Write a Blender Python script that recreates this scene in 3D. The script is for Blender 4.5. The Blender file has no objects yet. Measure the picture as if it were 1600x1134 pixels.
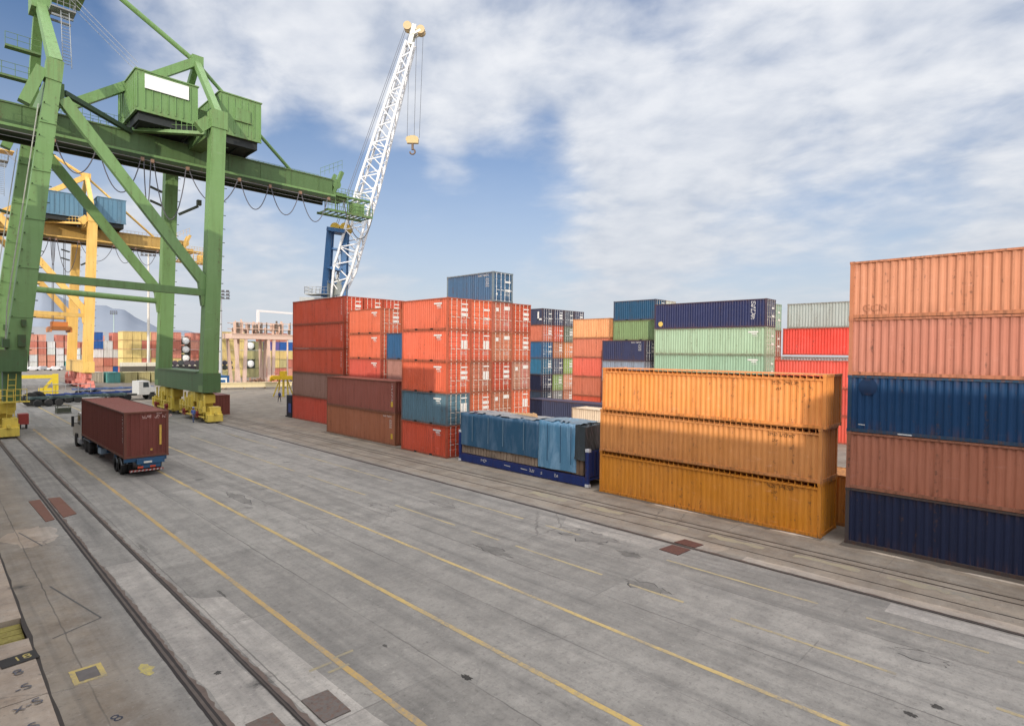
import bpy, math, random
from mathutils import Vector, Matrix
random.seed(11)
scn = bpy.context.scene
COL = scn.collection
R = math.radians

# ------------------------------------------------------------------ helpers
def lin(c):
    return tuple((v/255/12.92) if v/255 <= .04045 else ((v/255+.055)/1.055)**2.4 for v in c)
def alb(r, g, b, k=1.0):
    return tuple(min(.85, v*k) for v in lin((r, g, b))) + (1,)

class MB:
    """collects faces for one mesh"""
    def __init__(s): s.v = []; s.f = []; s.m = []; s.mi = 0
    def add(s, vs, fs):
        n = len(s.v); s.v += [tuple(v) for v in vs]
        for f in fs: s.f.append(tuple(i+n for i in f)); s.m.append(s.mi)
        return s
    def quad(s, a, b, c, d): return s.add([a, b, c, d], [(0, 1, 2, 3)])
    def box(s, x0, y0, z0, x1, y1, z1):
        vs = [(x0,y0,z0),(x1,y0,z0),(x1,y1,z0),(x0,y1,z0),(x0,y0,z1),(x1,y0,z1),(x1,y1,z1),(x0,y1,z1)]
        return s.add(vs, [(0,3,2,1),(4,5,6,7),(0,1,5,4),(1,2,6,5),(2,3,7,6),(3,0,4,7)])
    def cbox(s, c, sz):
        return s.box(c[0]-sz[0]/2,c[1]-sz[1]/2,c[2]-sz[2]/2,c[0]+sz[0]/2,c[1]+sz[1]/2,c[2]+sz[2]/2)
    def beam(s, p, q, w, h, up=(0,0,1), w2=None, h2=None):
        """box beam from p to q; w sideways, h along 'up'"""
        p = Vector(p); q = Vector(q); d = (q-p).normalized(); u = Vector(up)
        if abs(d.dot(u)) > .98: u = Vector((0,1,0))
        r = d.cross(u).normalized(); u = r.cross(d).normalized()
        w2 = w if w2 is None else w2; h2 = h if h2 is None else h2
        vs = []
        for o, a, b in ((p, w, h), (q, w2, h2)):
            for sx, sz in ((-1,-1),(1,-1),(1,1),(-1,1)): vs.append(o + r*sx*a/2 + u*sz*b/2)
        return s.add(vs, [(3,2,1,0),(4,5,6,7),(0,1,5,4),(1,2,6,5),(2,3,7,6),(3,0,4,7)])
    def tube(s, p, q, r, n=8, r2=None, caps=True):
        p = Vector(p); q = Vector(q); d = (q-p).normalized(); r2 = r if r2 is None else r2
        a = Vector((0,0,1)) if abs(d.z) < .9 else Vector((1,0,0))
        e = d.cross(a).normalized(); g = d.cross(e)
        vs = []
        for o, rr in ((p, r), (q, r2)):
            for i in range(n):
                t = 2*math.pi*i/n; vs.append(o + (e*math.cos(t)+g*math.sin(t))*rr)
        fs = [(i, (i+1) % n, n+(i+1) % n, n+i) for i in range(n)]
        if caps: fs += [tuple(range(n-1,-1,-1)), tuple(range(n, 2*n))]
        return s.add(vs, fs)
    def path(s, pts, r, n=6):
        for a, b in zip(pts, pts[1:]): s.tube(a, b, r, n)
        return s
    def wheel(s, c, r, w, axis='x', n=20):
        c = Vector(c); a = Vector((1,0,0)) if axis == 'x' else Vector((0,1,0))
        prof = [(-.5, .6), (-.5, .9), (-.38, 1), (.38, 1), (.5, .9), (.5, .6)]
        e = Vector((0,0,1)); g = a.cross(e); vs = []
        for t, rr in prof:
            for i in range(n):
                th = 2*math.pi*i/n; vs.append(c + a*w*t + (e*math.cos(th)+g*math.sin(th))*r*rr)
        fs = []
        for k in range(len(prof)-1):
            for i in range(n): fs.append((k*n+i, k*n+(i+1) % n, (k+1)*n+(i+1) % n, (k+1)*n+i))
        fs += [tuple(range(n-1,-1,-1)), tuple(range((len(prof)-1)*n, len(prof)*n))]
        return s.add(vs, fs)
    def mesh(s, name):
        m = bpy.data.meshes.new(name); m.from_pydata(s.v, [], s.f)
        if any(s.m): m.polygons.foreach_set('material_index', s.m)
        m.update(); return m
    def build(s, name, mat, parent=None, color=None):
        return obj(name, s.mesh(name), mat, parent, color)

def obj(name, mesh, mat=None, parent=None, color=None, loc=None, rz=None):
    o = bpy.data.objects.new(name, mesh); COL.objects.link(o)
    if mat is not None and mesh is not None and len(mesh.materials) == 0:
        for m in (mat if isinstance(mat, (list, tuple)) else [mat]): mesh.materials.append(m)
    if parent is not None: o.parent = parent
    if color is not None: o.color = color
    if loc is not None: o.location = loc
    if rz is not None: o.rotation_euler = (0, 0, rz)
    return o
LABELS = {}
def tag(o, label, cat, group=None):
    if label in LABELS: print('DUPLABEL', label)
    if not 4 <= len(label.split()) <= 16: print('LABELLEN', len(label.split()), label)
    LABELS[label] = 1
    o['label'] = label; o['category'] = cat
    if group: o['group'] = group
    return o
def thing(name, label, cat, loc=(0,0,0), rz=0, group=None):
    o = bpy.data.objects.new(name, None); COL.objects.link(o)
    o.empty_display_size = .3; o.location = loc; o.rotation_euler = (0,0,rz)
    return tag(o, label, cat, group)
def struct(name, mb, mat, color=None):
    o = mb.build(name, mat, None, color); o['kind'] = 'structure'; return o

# ------------------------------------------------------------------ node helpers
def new_mat(name):
    m = bpy.data.materials.new(name); m.use_nodes = True
    nt = m.node_tree; nt.nodes.clear()
    out = nt.nodes.new('ShaderNodeOutputMaterial'); b = nt.nodes.new('ShaderNodeBsdfPrincipled')
    nt.links.new(b.outputs[0], out.inputs[0]); return m, nt, b
class N:
    def __init__(s, nt): s.nt = nt
    def _in(s, sock, v):
        if v is None: return
        if hasattr(v, 'is_output'): s.nt.links.new(v, sock)
        else:
            if isinstance(v, tuple) and len(v) == 3 and sock.type == 'RGBA': v = v + (1,)
            sock.default_value = v
    def math(s, op, a, b=None, c=None, clamp=False):
        n = s.nt.nodes.new('ShaderNodeMath'); n.operation = op; n.use_clamp = clamp
        for i, v in enumerate((a, b, c)): s._in(n.inputs[i], v)
        return n.outputs[0]
    def vmath(s, op, a, b=None):
        n = s.nt.nodes.new('ShaderNodeVectorMath'); n.operation = op
        s._in(n.inputs[0], a); s._in(n.inputs[1], b)
        return n.outputs['Value'] if op in ('DOT_PRODUCT', 'LENGTH') else n.outputs[0]
    def noise(s, vec, scale, detail=4, rough=.55, dist=0.0):
        n = s.nt.nodes.new('ShaderNodeTexNoise'); s._in(n.inputs['Vector'], vec)
        n.inputs['Scale'].default_value = scale; n.inputs['Detail'].default_value = detail
        n.inputs['Roughness'].default_value = rough; n.inputs['Distortion'].default_value = dist
        return n.outputs['Fac']
    def vor(s, vec, scale, feature='DISTANCE_TO_EDGE'):
        n = s.nt.nodes.new('ShaderNodeTexVoronoi'); n.feature = feature
        s._in(n.inputs['Vector'], vec); n.inputs['Scale'].default_value = scale
        return n.outputs['Distance']
    def mapr(s, v, a, b, c=0.0, d=1.0, smooth=False):
        n = s.nt.nodes.new('ShaderNodeMapRange'); s._in(n.inputs[0], v)
        n.interpolation_type = 'SMOOTHSTEP' if smooth else 'LINEAR'
        for i, x in enumerate((a, b, c, d)): n.inputs[i+1].default_value = x
        return n.outputs[0]
    def mix(s, f, a, b, blend='MIX'):
        n = s.nt.nodes.new('ShaderNodeMix'); n.data_type = 'RGBA'; n.blend_type = blend
        s._in(n.inputs[0], f); s._in(n.inputs[6], a); s._in(n.inputs[7], b); return n.outputs[2]
    def scale(s, vec, sc):
        n = s.nt.nodes.new('ShaderNodeMapping'); s._in(n.inputs['Vector'], vec); n.inputs['Scale'].default_value = sc
        return n.outputs[0]
    def bump(s, h, strength, dist=.02):
        n = s.nt.nodes.new('ShaderNodeBump'); n.inputs['Strength'].default_value = strength
        n.inputs['Distance'].default_value = dist; s._in(n.inputs['Height'], h); return n.outputs[0]
    def sep(s, vec):
        n = s.nt.nodes.new('ShaderNodeSeparateXYZ'); s._in(n.inputs[0], vec); return n.outputs
    def node(s, t): return s.nt.nodes.new(t)

def paint(name, rust=.5, fade=.5, streak=.5, rough=.5, metal=0.0, sc=1.0):
    """weathered painted steel whose paint colour is the object's own colour"""
    m, nt, b = new_mat(name); n = N(nt)
    oi = n.node('ShaderNodeObjectInfo'); tc = n.node('ShaderNodeTexCoord')
    off = n.vmath('ADD', tc.outputs['Object'], n.vmath('MULTIPLY', oi.outputs['Location'], (.37, .73, .51)))
    col = oi.outputs['Color']
    big = n.noise(off, .35*sc, 5, .6)
    st = n.noise(n.scale(off, (2.2*sc, 2.2*sc, .16*sc)), 1.5, 6, .62)
    fine = n.noise(off, 5*sc, 6, .7)
    f1 = n.mapr(big, .35, .72, 0, .38*fade)
    hsv = n.node('ShaderNodeHueSaturation'); hsv.inputs['Saturation'].default_value = .8; hsv.inputs['Value'].default_value = 1.3
    n._in(hsv.inputs['Color'], col)
    c = n.mix(f1, col, hsv.outputs[0])
    d1 = n.mapr(st, .45, .78, 0, .5*streak)
    dk = n.mix(1.0, c, (.5, .42, .36), 'MULTIPLY')
    c = n.mix(d1, c, dk)
    # chalky scuffs and paler repainted patches
    sc_ = n.noise(n.scale(off, (.9*sc, .9*sc, 2.6*sc)), 1.7, 7, .7, .6)
    hs2 = n.node('ShaderNodeHueSaturation'); hs2.inputs['Saturation'].default_value = .55; hs2.inputs['Value'].default_value = 1.7
    n._in(hs2.inputs['Color'], col)
    c = n.mix(n.mapr(sc_, .60, .78, 0, .5*fade), c, hs2.outputs[0])
    r1 = n.math('MULTIPLY', n.mapr(n.math('MULTIPLY', fine, n.mapr(st, .3, .7, .6, 1.15)), .56, .68, 0, 1), rust, clamp=True)
    # rust and dirt gather along the bottom and top edges and run down from there
    gz = n.sep(tc.outputs['Generated'])[2]
    run = n.noise(n.scale(off, (3.2*sc, 3.2*sc, .10)), 1.6, 5, .65)
    edge = n.math('MAXIMUM', n.mapr(gz, .22, .0), n.mapr(gz, .80, 1.0), clamp=True)
    r2 = n.math('MULTIPLY', n.math('MULTIPLY', edge, n.mapr(run, .46, .68, 0, 1)), .75*rust, clamp=True)
    c = n.mix(n.math('MAXIMUM', r1, r2, clamp=True), c, n.mix(n.mapr(fine, .35, .65), (.16, .065, .03), (.07, .04, .028)))
    nt.links.new(c, b.inputs['Base Color'])
    b.inputs['Roughness'].default_value = rough; b.inputs['Metallic'].default_value = metal
    b.inputs['Specular IOR Level'].default_value = .3
    dent = n.noise(off, .9*sc, 2, .4)
    nt.links.new(n.bump(n.math('ADD', n.math('MULTIPLY', fine, .6), n.math('MULTIPLY', dent, 4.0)), .45, .02), b.inputs['Normal'])
    return m
def plain(name, rough=.6, var=.3, sc=3.0, metal=0.0):
    m, nt, b = new_mat(name); n = N(nt)
    oi = n.node('ShaderNodeObjectInfo'); tc = n.node('ShaderNodeTexCoord')
    nz = n.noise(tc.outputs['Object'], sc, 5, .65)
    c = n.mix(n.mapr(nz, .3, .75, 0, var), oi.outputs['Color'], n.mix(1.0, oi.outputs['Color'], (.35, .33, .31), 'MULTIPLY'))
    nt.links.new(c, b.inputs['Base Color']); b.inputs['Roughness'].default_value = rough
    b.inputs['Metallic'].default_value = metal; b.inputs['Specular IOR Level'].default_value = .3
    return m
M_BOX = paint('container_paint', .65, .42, 1.0, .55)
M_FRAME = paint('container_frame_paint', 1.0, .4, .8, .6, sc=1.6)
M_STEEL = paint('crane_paint', .6, .6, .8, .5, sc=.7)
M_DARK = plain('dark_steel', .6, .5)
M_PLAIN = plain('painted_metal', .5, .25)
M_RUBBER = plain('rubber', .85, .3, 8)
M_ROPE = plain('wire_rope', .6, .2)
M_GALV = plain('galvanised_steel', .45, .3, 9, .3)
M_MARK = plain('white_lettering', .6, .45, 14)
M_CLOTH = plain('cloth', .9, .35, 12)
M_SKIN = plain('skin', .6, .1)

def glass():
    m, nt, b = new_mat('cab_glass'); b.inputs['Base Color'].default_value = (.03, .04, .045, 1)
    b.inputs['Roughness'].default_value = .08; b.inputs['Specular IOR Level'].default_value = .6; return m
M_GLASS = glass()

def comb(n, v):
    k = n.node('ShaderNodeCombineXYZ')
    for i in range(3): n.nt.links.new(v, k.inputs[i])
    return k.outputs[0]
def wv(n, P):
    t = n.node('ShaderNodeTexNoise'); n._in(t.inputs['Vector'], P); t.inputs['Scale'].default_value = 2.2; t.inputs['Detail'].default_value = 5
    return t.outputs['Color']
def concrete():
    m, nt, b = new_mat('quay_concrete'); n = N(nt)
    tc = n.node('ShaderNodeTexCoord'); oi = n.node('ShaderNodeObjectInfo')
    P = tc.outputs['Object']; x, y, z = n.sep(P)[:3]
    big = n.noise(P, .09, 6, .6); med = n.noise(P, .9, 9, .76); fine = n.noise(P, 9, 8, .75)
    lane = n.noise(n.scale(P, (1.6, .10, 1)), 1.0, 6, .65)
    cross = n.noise(n.scale(P, (.35, 2.4, 1)), 1.0, 6, .7, .4)
    base = n.mix(n.mapr(big, .35, .68), (.225, .213, .195), (.30, .284, .26))
    base = n.mix(n.mapr(med, .40, .66, 0, .62), base, (.125, .119, .112))
    base = n.mix(n.mapr(lane, .46, .70, 0, .65), base, (.125, .121, .115))
    sl_ = n.node('ShaderNodeTexWhiteNoise'); sl_.noise_dimensions = '2D'; cb_ = n.node('ShaderNodeCombineXYZ')
    nt.links.new(n.math('FLOOR', n.math('DIVIDE', n.math('ADD', x, -2.8 % 3.36), 3.36)), cb_.inputs[0]); nt.links.new(n.math('FLOOR', n.math('DIVIDE', n.math('ADD', y, 1.2), 12.8)), cb_.inputs[1])
    nt.links.new(cb_.outputs[0], sl_.inputs['Vector'])
    tone = n.mapr(sl_.outputs['Value'], 0, 1, .86, 1.12)
    base = n.mix(1.0, base, comb(n, tone), 'MULTIPLY')
    base = n.mix(n.mapr(cross, .55, .78, 0, .22), base, (.39, .365, .33))
    base = n.mix(n.mapr(fine, .52, .70, 0, .5), base, (.085, .082, .078))
    # warmer, dustier strip beside the water and beyond the landside rail
    warm = n.math('MAXIMUM', n.mapr(x, 4.2, 3.2), n.mapr(x, 22.6, 23.6), clamp=True)
    warm = n.math('MULTIPLY', warm, n.mapr(med, .25, .6, .4, 1))
    base = n.mix(n.math('MULTIPLY', warm, .9), base, n.mix(n.mapr(n.noise(P, .5, 6, .7), .3, .7), (.145, .112, .083), (.31, .265, .212)))
    # oil drips and black scuffs
    v = n.vor(n.vmath('ADD', P, n.vmath('MULTIPLY', wv(n, P), (.9, .9, 0))), .42, 'F1')
    spot = n.math('MULTIPLY', n.mapr(v, .16, .05), n.mapr(n.noise(P, .23, 3), .52, .60), clamp=True)
    base = n.mix(n.math('MULTIPLY', spot, n.mapr(fine, .3, .6, .3, .95)), base, (.035, .034, .033))
    ty = n.noise(n.scale(n.vmath('ADD', P, n.vmath('MULTIPLY', comb(n, n.math('SINE', n.math('MULTIPLY', y, .05))), (.8, 0, 0))), (1.7, .03, 1)), 1.0, 4, .6)
    base = n.mix(n.math('MULTIPLY', n.mapr(ty, .56, .72, 0, .5), n.mapr(med, .3, .6, .35, 1)), base, (.09, .087, .083))
    fl = n.noise(n.scale(P, (2.6, 3.0, 1)), 1.9, 8, .78, .2)
    base = n.mix(n.mapr(fl, .56, .70, 0, .7), base, (.075, .071, .066))
    base = n.mix(n.mapr(fl, .42, .30, 0, .45), base, (.42, .395, .36))
    # slab joints: along the quay every 3.4 m, across it every 7 m, wandering a little
    wob = n.math('MULTIPLY', n.math('SUBTRACT', n.noise(P, 1.3, 3), .5), .10)
    def joint(c, off, step, w):
        t = n.math('PINGPONG', n.math('ADD', n.math('ADD', c, wob), off), step/2)
        return n.mapr(t, w, w*.3)
    jx = n.math('MULTIPLY', joint(x, -2.8 % 3.36, 3.36, .026), n.mapr(n.noise(P, .22, 3), .40, .58, .35, 1))
    jy = n.math('MULTIPLY', joint(y, 1.2, 6.4, .03), n.mapr(n.noise(P, .2, 3), .50, .60, .0, .7))
    jn = n.math('MAXIMUM', jx, jy, clamp=True)
    ck = n.vor(n.vmath('ADD', P, n.vmath('MULTIPLY', wv(n, P), (.5, .5, 0))), .16)
    cr = n.math('MULTIPLY', n.mapr(n.math('ADD', ck, n.math('MULTIPLY', n.math('SUBTRACT', med, .5), .02)), .006, .001), n.mapr(big, .5, .6), clamp=True)
    jn = n.math('MAXIMUM', jn, n.math('MULTIPLY', cr, .7), clamp=True)
    base = n.mix(n.math('MULTIPLY', jn, .75), base, (.075, .07, .066))
    base = n.mix(1.0, base, oi.outputs['Color'], 'MULTIPLY')
    nt.links.new(base, b.inputs['Base Color'])
    b.inputs['Roughness'].default_value = .85; b.inputs['Specular IOR Level'].default_value = .2
    h = n.math('SUBTRACT', n.math('ADD', n.math('MULTIPLY', fine, .4), med), n.math('MULTIPLY', jn, 1.0))
    nt.links.new(n.bump(h, .35, .03), b.inputs['Normal'])
    return m
M_CONC = concrete()

def worn_line():
    m, nt, b = new_mat('worn_yellow_paint'); n = N(nt)
    tc = n.node('ShaderNodeTexCoord'); oi = n.node('ShaderNodeObjectInfo'); P = tc.outputs['Object']
    w = n.math('ADD', n.math('MULTIPLY', n.noise(P, 7, 7, .8), .6), n.math('MULTIPLY', n.noise(P, .5, 4), .4))
    c = n.mix(n.mapr(w, .45, .62), oi.outputs['Color'], (.19, .175, .15))
    nt.links.new(c, b.inputs['Base Color']); b.inputs['Roughness'].default_value = .8; return m
M_LINE = worn_line()

def timber():
    m, nt, b = new_mat('weathered_timber'); n = N(nt)
    tc = n.node('ShaderNodeTexCoord'); oi = n.node('ShaderNodeObjectInfo')
    g = n.noise(n.scale(tc.outputs['Object'], (5, 5, .7)), 1.2, 6, .7)
    g2 = n.noise(tc.outputs['Object'], .8, 4)
    c = n.mix(n.mapr(g, .35, .7, 0, .7), oi.outputs['Color'], n.mix(1.0, oi.outputs['Color'], (.4, .32, .25), 'MULTIPLY'))
    c = n.mix(n.mapr(g2, .5, .7, 0, .5), c, (.07, .055, .045))
    nt.links.new(c, b.inputs['Base Color']); b.inputs['Roughness'].default_value = .8; return m
M_WOOD = timber()

def tarpaulin():
    m, nt, b = new_mat('tarpaulin'); n = N(nt)
    tc = n.node('ShaderNodeTexCoord'); oi = n.node('ShaderNodeObjectInfo'); P = tc.outputs['Object']
    a = n.noise(n.scale(P, (1, 1.6, .35)), 1.1, 6, .6, .8); f = n.noise(P, 6, 6, .7)
    lt = n.node('ShaderNodeHueSaturation'); lt.inputs['Saturation'].default_value = .6; lt.inputs['Value'].default_value = 2.0
    n._in(lt.inputs['Color'], oi.outputs['Color'])
    c = n.mix(n.mapr(a, .45, .75, 0, .6), oi.outputs['Color'], lt.outputs[0])
    c = n.mix(n.mapr(f, .55, .8, 0, .5), c, n.mix(1.0, oi.outputs['Color'], (.4, .4, .45), 'MULTIPLY'))
    nt.links.new(c, b.inputs['Base Color']); b.inputs['Roughness'].default_value = .32
    nt.links.new(n.bump(n.math('ADD', a, n.math('MULTIPLY', f, .25)), .4, .10), b.inputs['Normal']); return m
M_TARP = tarpaulin()

def water_mat():
    m, nt, b = new_mat('harbour_water'); n = N(nt); tc = n.node('ShaderNodeTexCoord')
    b.inputs['Base Color'].default_value = (.02, .045, .05, 1); b.inputs['Roughness'].default_value = .12
    nt.links.new(n.bump(n.noise(tc.outputs['Object'], .8, 5), .4, .2), b.inputs['Normal']); return m
M_WATER = water_mat()

# ------------------------------------------------------------------ camera, sun, sky
HCAM = 8.2518
yaw, pitch, roll = R(45.5553), R(1.0465), R(.611)
fwd = Vector((math.sin(yaw)*math.cos(pitch), math.cos(yaw)*math.cos(pitch), -math.sin(pitch)))
rt = Vector((math.cos(yaw), -math.sin(yaw), 0)); up = rt.cross(fwd)
Rr = rt*math.cos(roll)+up*math.sin(roll); Uu = up*math.cos(roll)-rt*math.sin(roll)
cd = bpy.data.cameras.new('camera'); cam = bpy.data.objects.new('camera', cd); COL.objects.link(cam)
cd.sensor_width = 36; cd.lens = 36*900.7677/1600; cd.clip_start = .2; cd.clip_end = 20000
mw = Matrix(((Rr.x, Uu.x, -fwd.x, 0), (Rr.y, Uu.y, -fwd.y, 0), (Rr.z, Uu.z, -fwd.z, HCAM), (0,0,0,1)))
cam.matrix_world = mw; scn.camera = cam

SUN_EL = R(15); sun_h = Vector((-.79, -.613, 0)).normalized()
sdir = Vector((sun_h.x*math.cos(SUN_EL), sun_h.y*math.cos(SUN_EL), math.sin(SUN_EL)))
sl = bpy.data.lights.new('sun', 'SUN'); so = bpy.data.objects.new('sun', sl); COL.objects.link(so)
sl.energy = 2.95; sl.angle = R(.5); sl.color = (1, .90, .77)
so.rotation_euler = sdir.to_track_quat('Z', 'Y').to_euler(); so.location = (-40, -30, 60)

ZEN = 4.2; GLOW = 1.9
def build_world():
    w = bpy.data.worlds.new('World'); scn.world = w; w.use_nodes = True
    nt = w.node_tree; nt.nodes.clear(); n = N(nt)
    out = n.node('ShaderNodeOutputWorld'); bg = n.node('ShaderNodeBackground')
    nt.links.new(bg.outputs[0], out.inputs[0])
    sky = n.node('ShaderNodeTexSky'); sky.sky_type = 'NISHITA'; sky.sun_disc = False
    sky.sun_elevation = SUN_EL; sky.sun_rotation = math.atan2(sdir.x, sdir.y)
    sky.air_density = 1.0; sky.dust_density = .4; sky.ozone_density = 3.0
    tc = n.node('ShaderNodeTexCoord'); d = tc.outputs['Generated']
    sx, sy, sz = n.sep(d)[:3]
    # cloud sheet: the view ray met with a plane overhead, so the clouds crowd towards the horizon
    den = n.math('ADD', n.math('MAXIMUM', sz, 0.0), .22)
    cm = n.node('ShaderNodeCombineXYZ')
    nt.links.new(n.math('DIVIDE', sx, den), cm.inputs[0]); nt.links.new(n.math('DIVIDE', sy, den), cm.inputs[1])
    rot = n.node('ShaderNodeMapping'); nt.links.new(cm.outputs[0], rot.inputs['Vector'])
    rot.inputs['Rotation'].default_value = (0, 0, R(SROT)); rot.inputs['Scale'].default_value = (1.0, .86, 1)
    n1 = n.noise(rot.outputs[0], 1.45, 8, .52, .6)
    n2 = n.noise(rot.outputs[0], 4.6, 7, .55, .3)
    n3 = n.noise(rot.outputs[0], 10, 4, .5, .2)
    cl = n.math('ADD', -.10, n.math('ADD', n.math('MULTIPLY', n1, .66), n.math('ADD', n.math('MULTIPLY', n2, .38), n.math('MULTIPLY', n3, .16))))
    for az, el, rad, wt in SKY_AREAS:      # open and thick areas of this afternoon's sky, as compass directions
        v = (math.sin(R(az))*math.cos(R(el)), math.cos(R(az))*math.cos(R(el)), math.sin(R(el)))
        cl = n.math('ADD', cl, n.mapr(n.vmath('DOT_PRODUCT', d, v), math.cos(R(rad)), 1.0, 0, wt*(.80 if wt < 0 else .62), True))
    cov = n.mapr(cl, .25, .65, .06, 1, True)
    bright = n.mix(n.mapr(n.math('ADD', n.math('MULTIPLY', n2, .65), n.math('MULTIPLY', n3, .35)), .36, .62), (.57, .625, .73), (.91, .925, .96))
    bright = n.mix(n.mapr(cl, .62, .95, 0, .5), bright, (.80, .83, .89))
    blue = n.mix(1.0, sky.outputs[0], (SKYK*.86, SKYK*1.02, SKYK*1.22), 'MULTIPLY')
    c = n.mix(n.math('MULTIPLY', cov, .95), blue, bright)
    haze = n.math('POWER', n.mapr(sz, .42, .03), 1.15)
    c = n.mix(n.math('MULTIPLY', haze, .95), c, (.64, .675, .73))
    # cloud deck brightened high overhead, out of view, as added fill for the shade
    top = n.mapr(sz, .56, .86, 1.0, ZEN, True)
    # sky round the low sun also brightened and warmed, added fill behind the viewpoint
    glow = n.mapr(n.vmath('DOT_PRODUCT', d, tuple(sdir)), -.05, .95, 0, GLOW, True)
    boost = comb(n, n.math('ADD', n.math('SUBTRACT', top, 1.0), glow))
    c = n.mix(1.0, c, n.vmath('ADD', (1.0, 1.0, 1.0), n.vmath('MULTIPLY', (1.03, .93, .80), boost)), 'MULTIPLY')
    nt.links.new(c, bg.inputs[0]); bg.inputs[1].default_value = 1.0
    return w
SKYK = .101; SROT = 40
SKY_AREAS = [(39.1, 13.5, 10, -0.34), (28.8, 16.3, 9, -0.3), (47.2, 17.5, 7, -0.22), (45.4, 9.5, 10, -0.16), (23.7, 21.6, 6, -0.16), (33, 7.9, 8, -0.1), (23.2, 12.5, 9, -0.12), (5.5, 20.8, 13, -0.26), (8.5, 18.2, 8, -0.12), (78, 15.4, 12, -0.1), (71.9, 13.1, 10, -0.08), (85.4, 15.5, 7, -0.06), (60.6, 29.7, 6, -0.18), (55.2, 30.4, 5, -0.1), (21.5, 26, 11, 0.2), (32.9, 25.2, 11, 0.22), (42.8, 21.6, 9, 0.14), (51.5, 25.8, 11, 0.18), (60.7, 22.2, 12, 0.24), (71.6, 23.7, 15, 0.22), (82.9, 23.1, 14, 0.18), (41.6, 18.3, 5, 0.14), (55.4, 15.3, 9, 0.14), (84, 11.2, 6, 0.12), (57.9, 9.4, 9, 0.1), (13.2, 24.2, 6, 0.12), (6.2, 19.8, 4, 0.14), (14.1, 18, 6, 0.14)]
build_world()
scn.view_settings.view_transform = 'Standard'; scn.view_settings.look = 'None'; scn.view_settings.exposure = 0
scn.render.engine = 'CYCLES'
try: scn.cycles.use_denoising = True; scn.cycles.max_bounces = 5
except Exception: pass

# ------------------------------------------------------------------ the setting
QX = 2.05            # landward edge of the coping
g = MB(); XS = [QX, 40, 120, 400, 6000]; YS = [-400, -60, 0, 60, 160, 500, 2000, 9000]
for i in range(len(XS)-1):
    for j in range(len(YS)-1):
        g.quad((XS[i],YS[j],0),(XS[i+1],YS[j],0),(XS[i+1],YS[j+1],0),(XS[i],YS[j+1],0))
struct('ground', g, M_CONC, (.98, .98, .955, 1))
g = MB(); g.quad((-3000,-400,-3.2),(.5,-400,-3.2),(.5,9000,-3.2),(-3000,9000,-3.2)); struct('water', g, M_WATER)
def slab(name, pts, mat, color, z=.004, kind=True):
    m = MB(); m.add([(x, y, z) for x, y in pts], [tuple(range(len(pts)))])
    o = m.build(name, mat, None, color)
    if kind: o['kind'] = 'structure'
    return o
def rough_patch(cx, cy, rx, ry, seed, n=22, amp=.25):
    rnd = random.Random(seed)
    return [(cx+rx*math.cos(t)*(1+rnd.uniform(-amp, amp)), cy+ry*math.sin(t)*(1+rnd.uniform(-amp, amp)))
            for t in [2*math.pi*i/n for i in range(n)]]
def ragged(x0, x1, y0, y1, amp, seed, step=.8):
    rnd = random.Random(seed); n = int((y1-y0)/step)
    L = [(x0+rnd.uniform(-amp, amp), y0+(y1-y0)*i/n) for i in range(n+1)]
    return L + [(x1+rnd.uniform(-amp, amp), y0+(y1-y0)*i/n) for i in range(n, -1, -1)]
def strip(name, x0, x1, y0, y1, mat, color, z, amp=.0, seed=0, step=.8):
    """long ribbon along the quay with ragged edges"""
    rnd = random.Random(seed); n = max(1, int((y1-y0)/step)); m = MB(); vs = []
    for i in range(n+1):
        y = y0+(y1-y0)*i/n
        vs += [(x0+rnd.uniform(-amp, amp), y, z), (x1+rnd.uniform(-amp, amp), y, z)]
    m.add(vs, [(2*i, 2*i+1, 2*i+3, 2*i+2) for i in range(n)])
    o = m.build(name, mat, None, color); o['kind'] = 'structure'; return o
# coping along the water with the fender recess and paint marks
cop = MB(); rnd = random.Random(4)
yy = -30.0
while yy < 250:
    if abs(yy-21.05) < .01: yy = 22.78
    ln = 2.6 + rnd.random()*.6; y1 = yy+ln
    if yy < 21.05 < y1: y1 = 21.05
    cop.box(.55+rnd.uniform(-.03,.03), yy+.012, -3, QX-.03, y1-.012, .035+rnd.uniform(-.012,.012)); yy = y1
cop.box(.55, 21.05, -3, .95, 22.78, -.5)
struct('quay_coping', cop, M_CONC, (1.42, 1.35, 1.29, 1))
qw = MB(); qw.box(2.03, -30, -3.2, 2.048, 250, -.012); struct('quay_wall', qw, M_CONC, (.8, .76, .7, 1))
fw_ = MB()
for k in range(4): fw_.box(.96, 21.1+k*.42, -.55, 1.98, 21.48+k*.42, -.12)
tag(fw_.build('fender_timber', M_WOOD, None, alb(150,140,70,.9)), 'mossy yellow green timber set in the gap of the quay coping', 'fender')
strip('coping_joint', QX-.06, QX+.05, -30, 250, M_DARK, alb(70,62,56,.7), .006, .03, 3)
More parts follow.
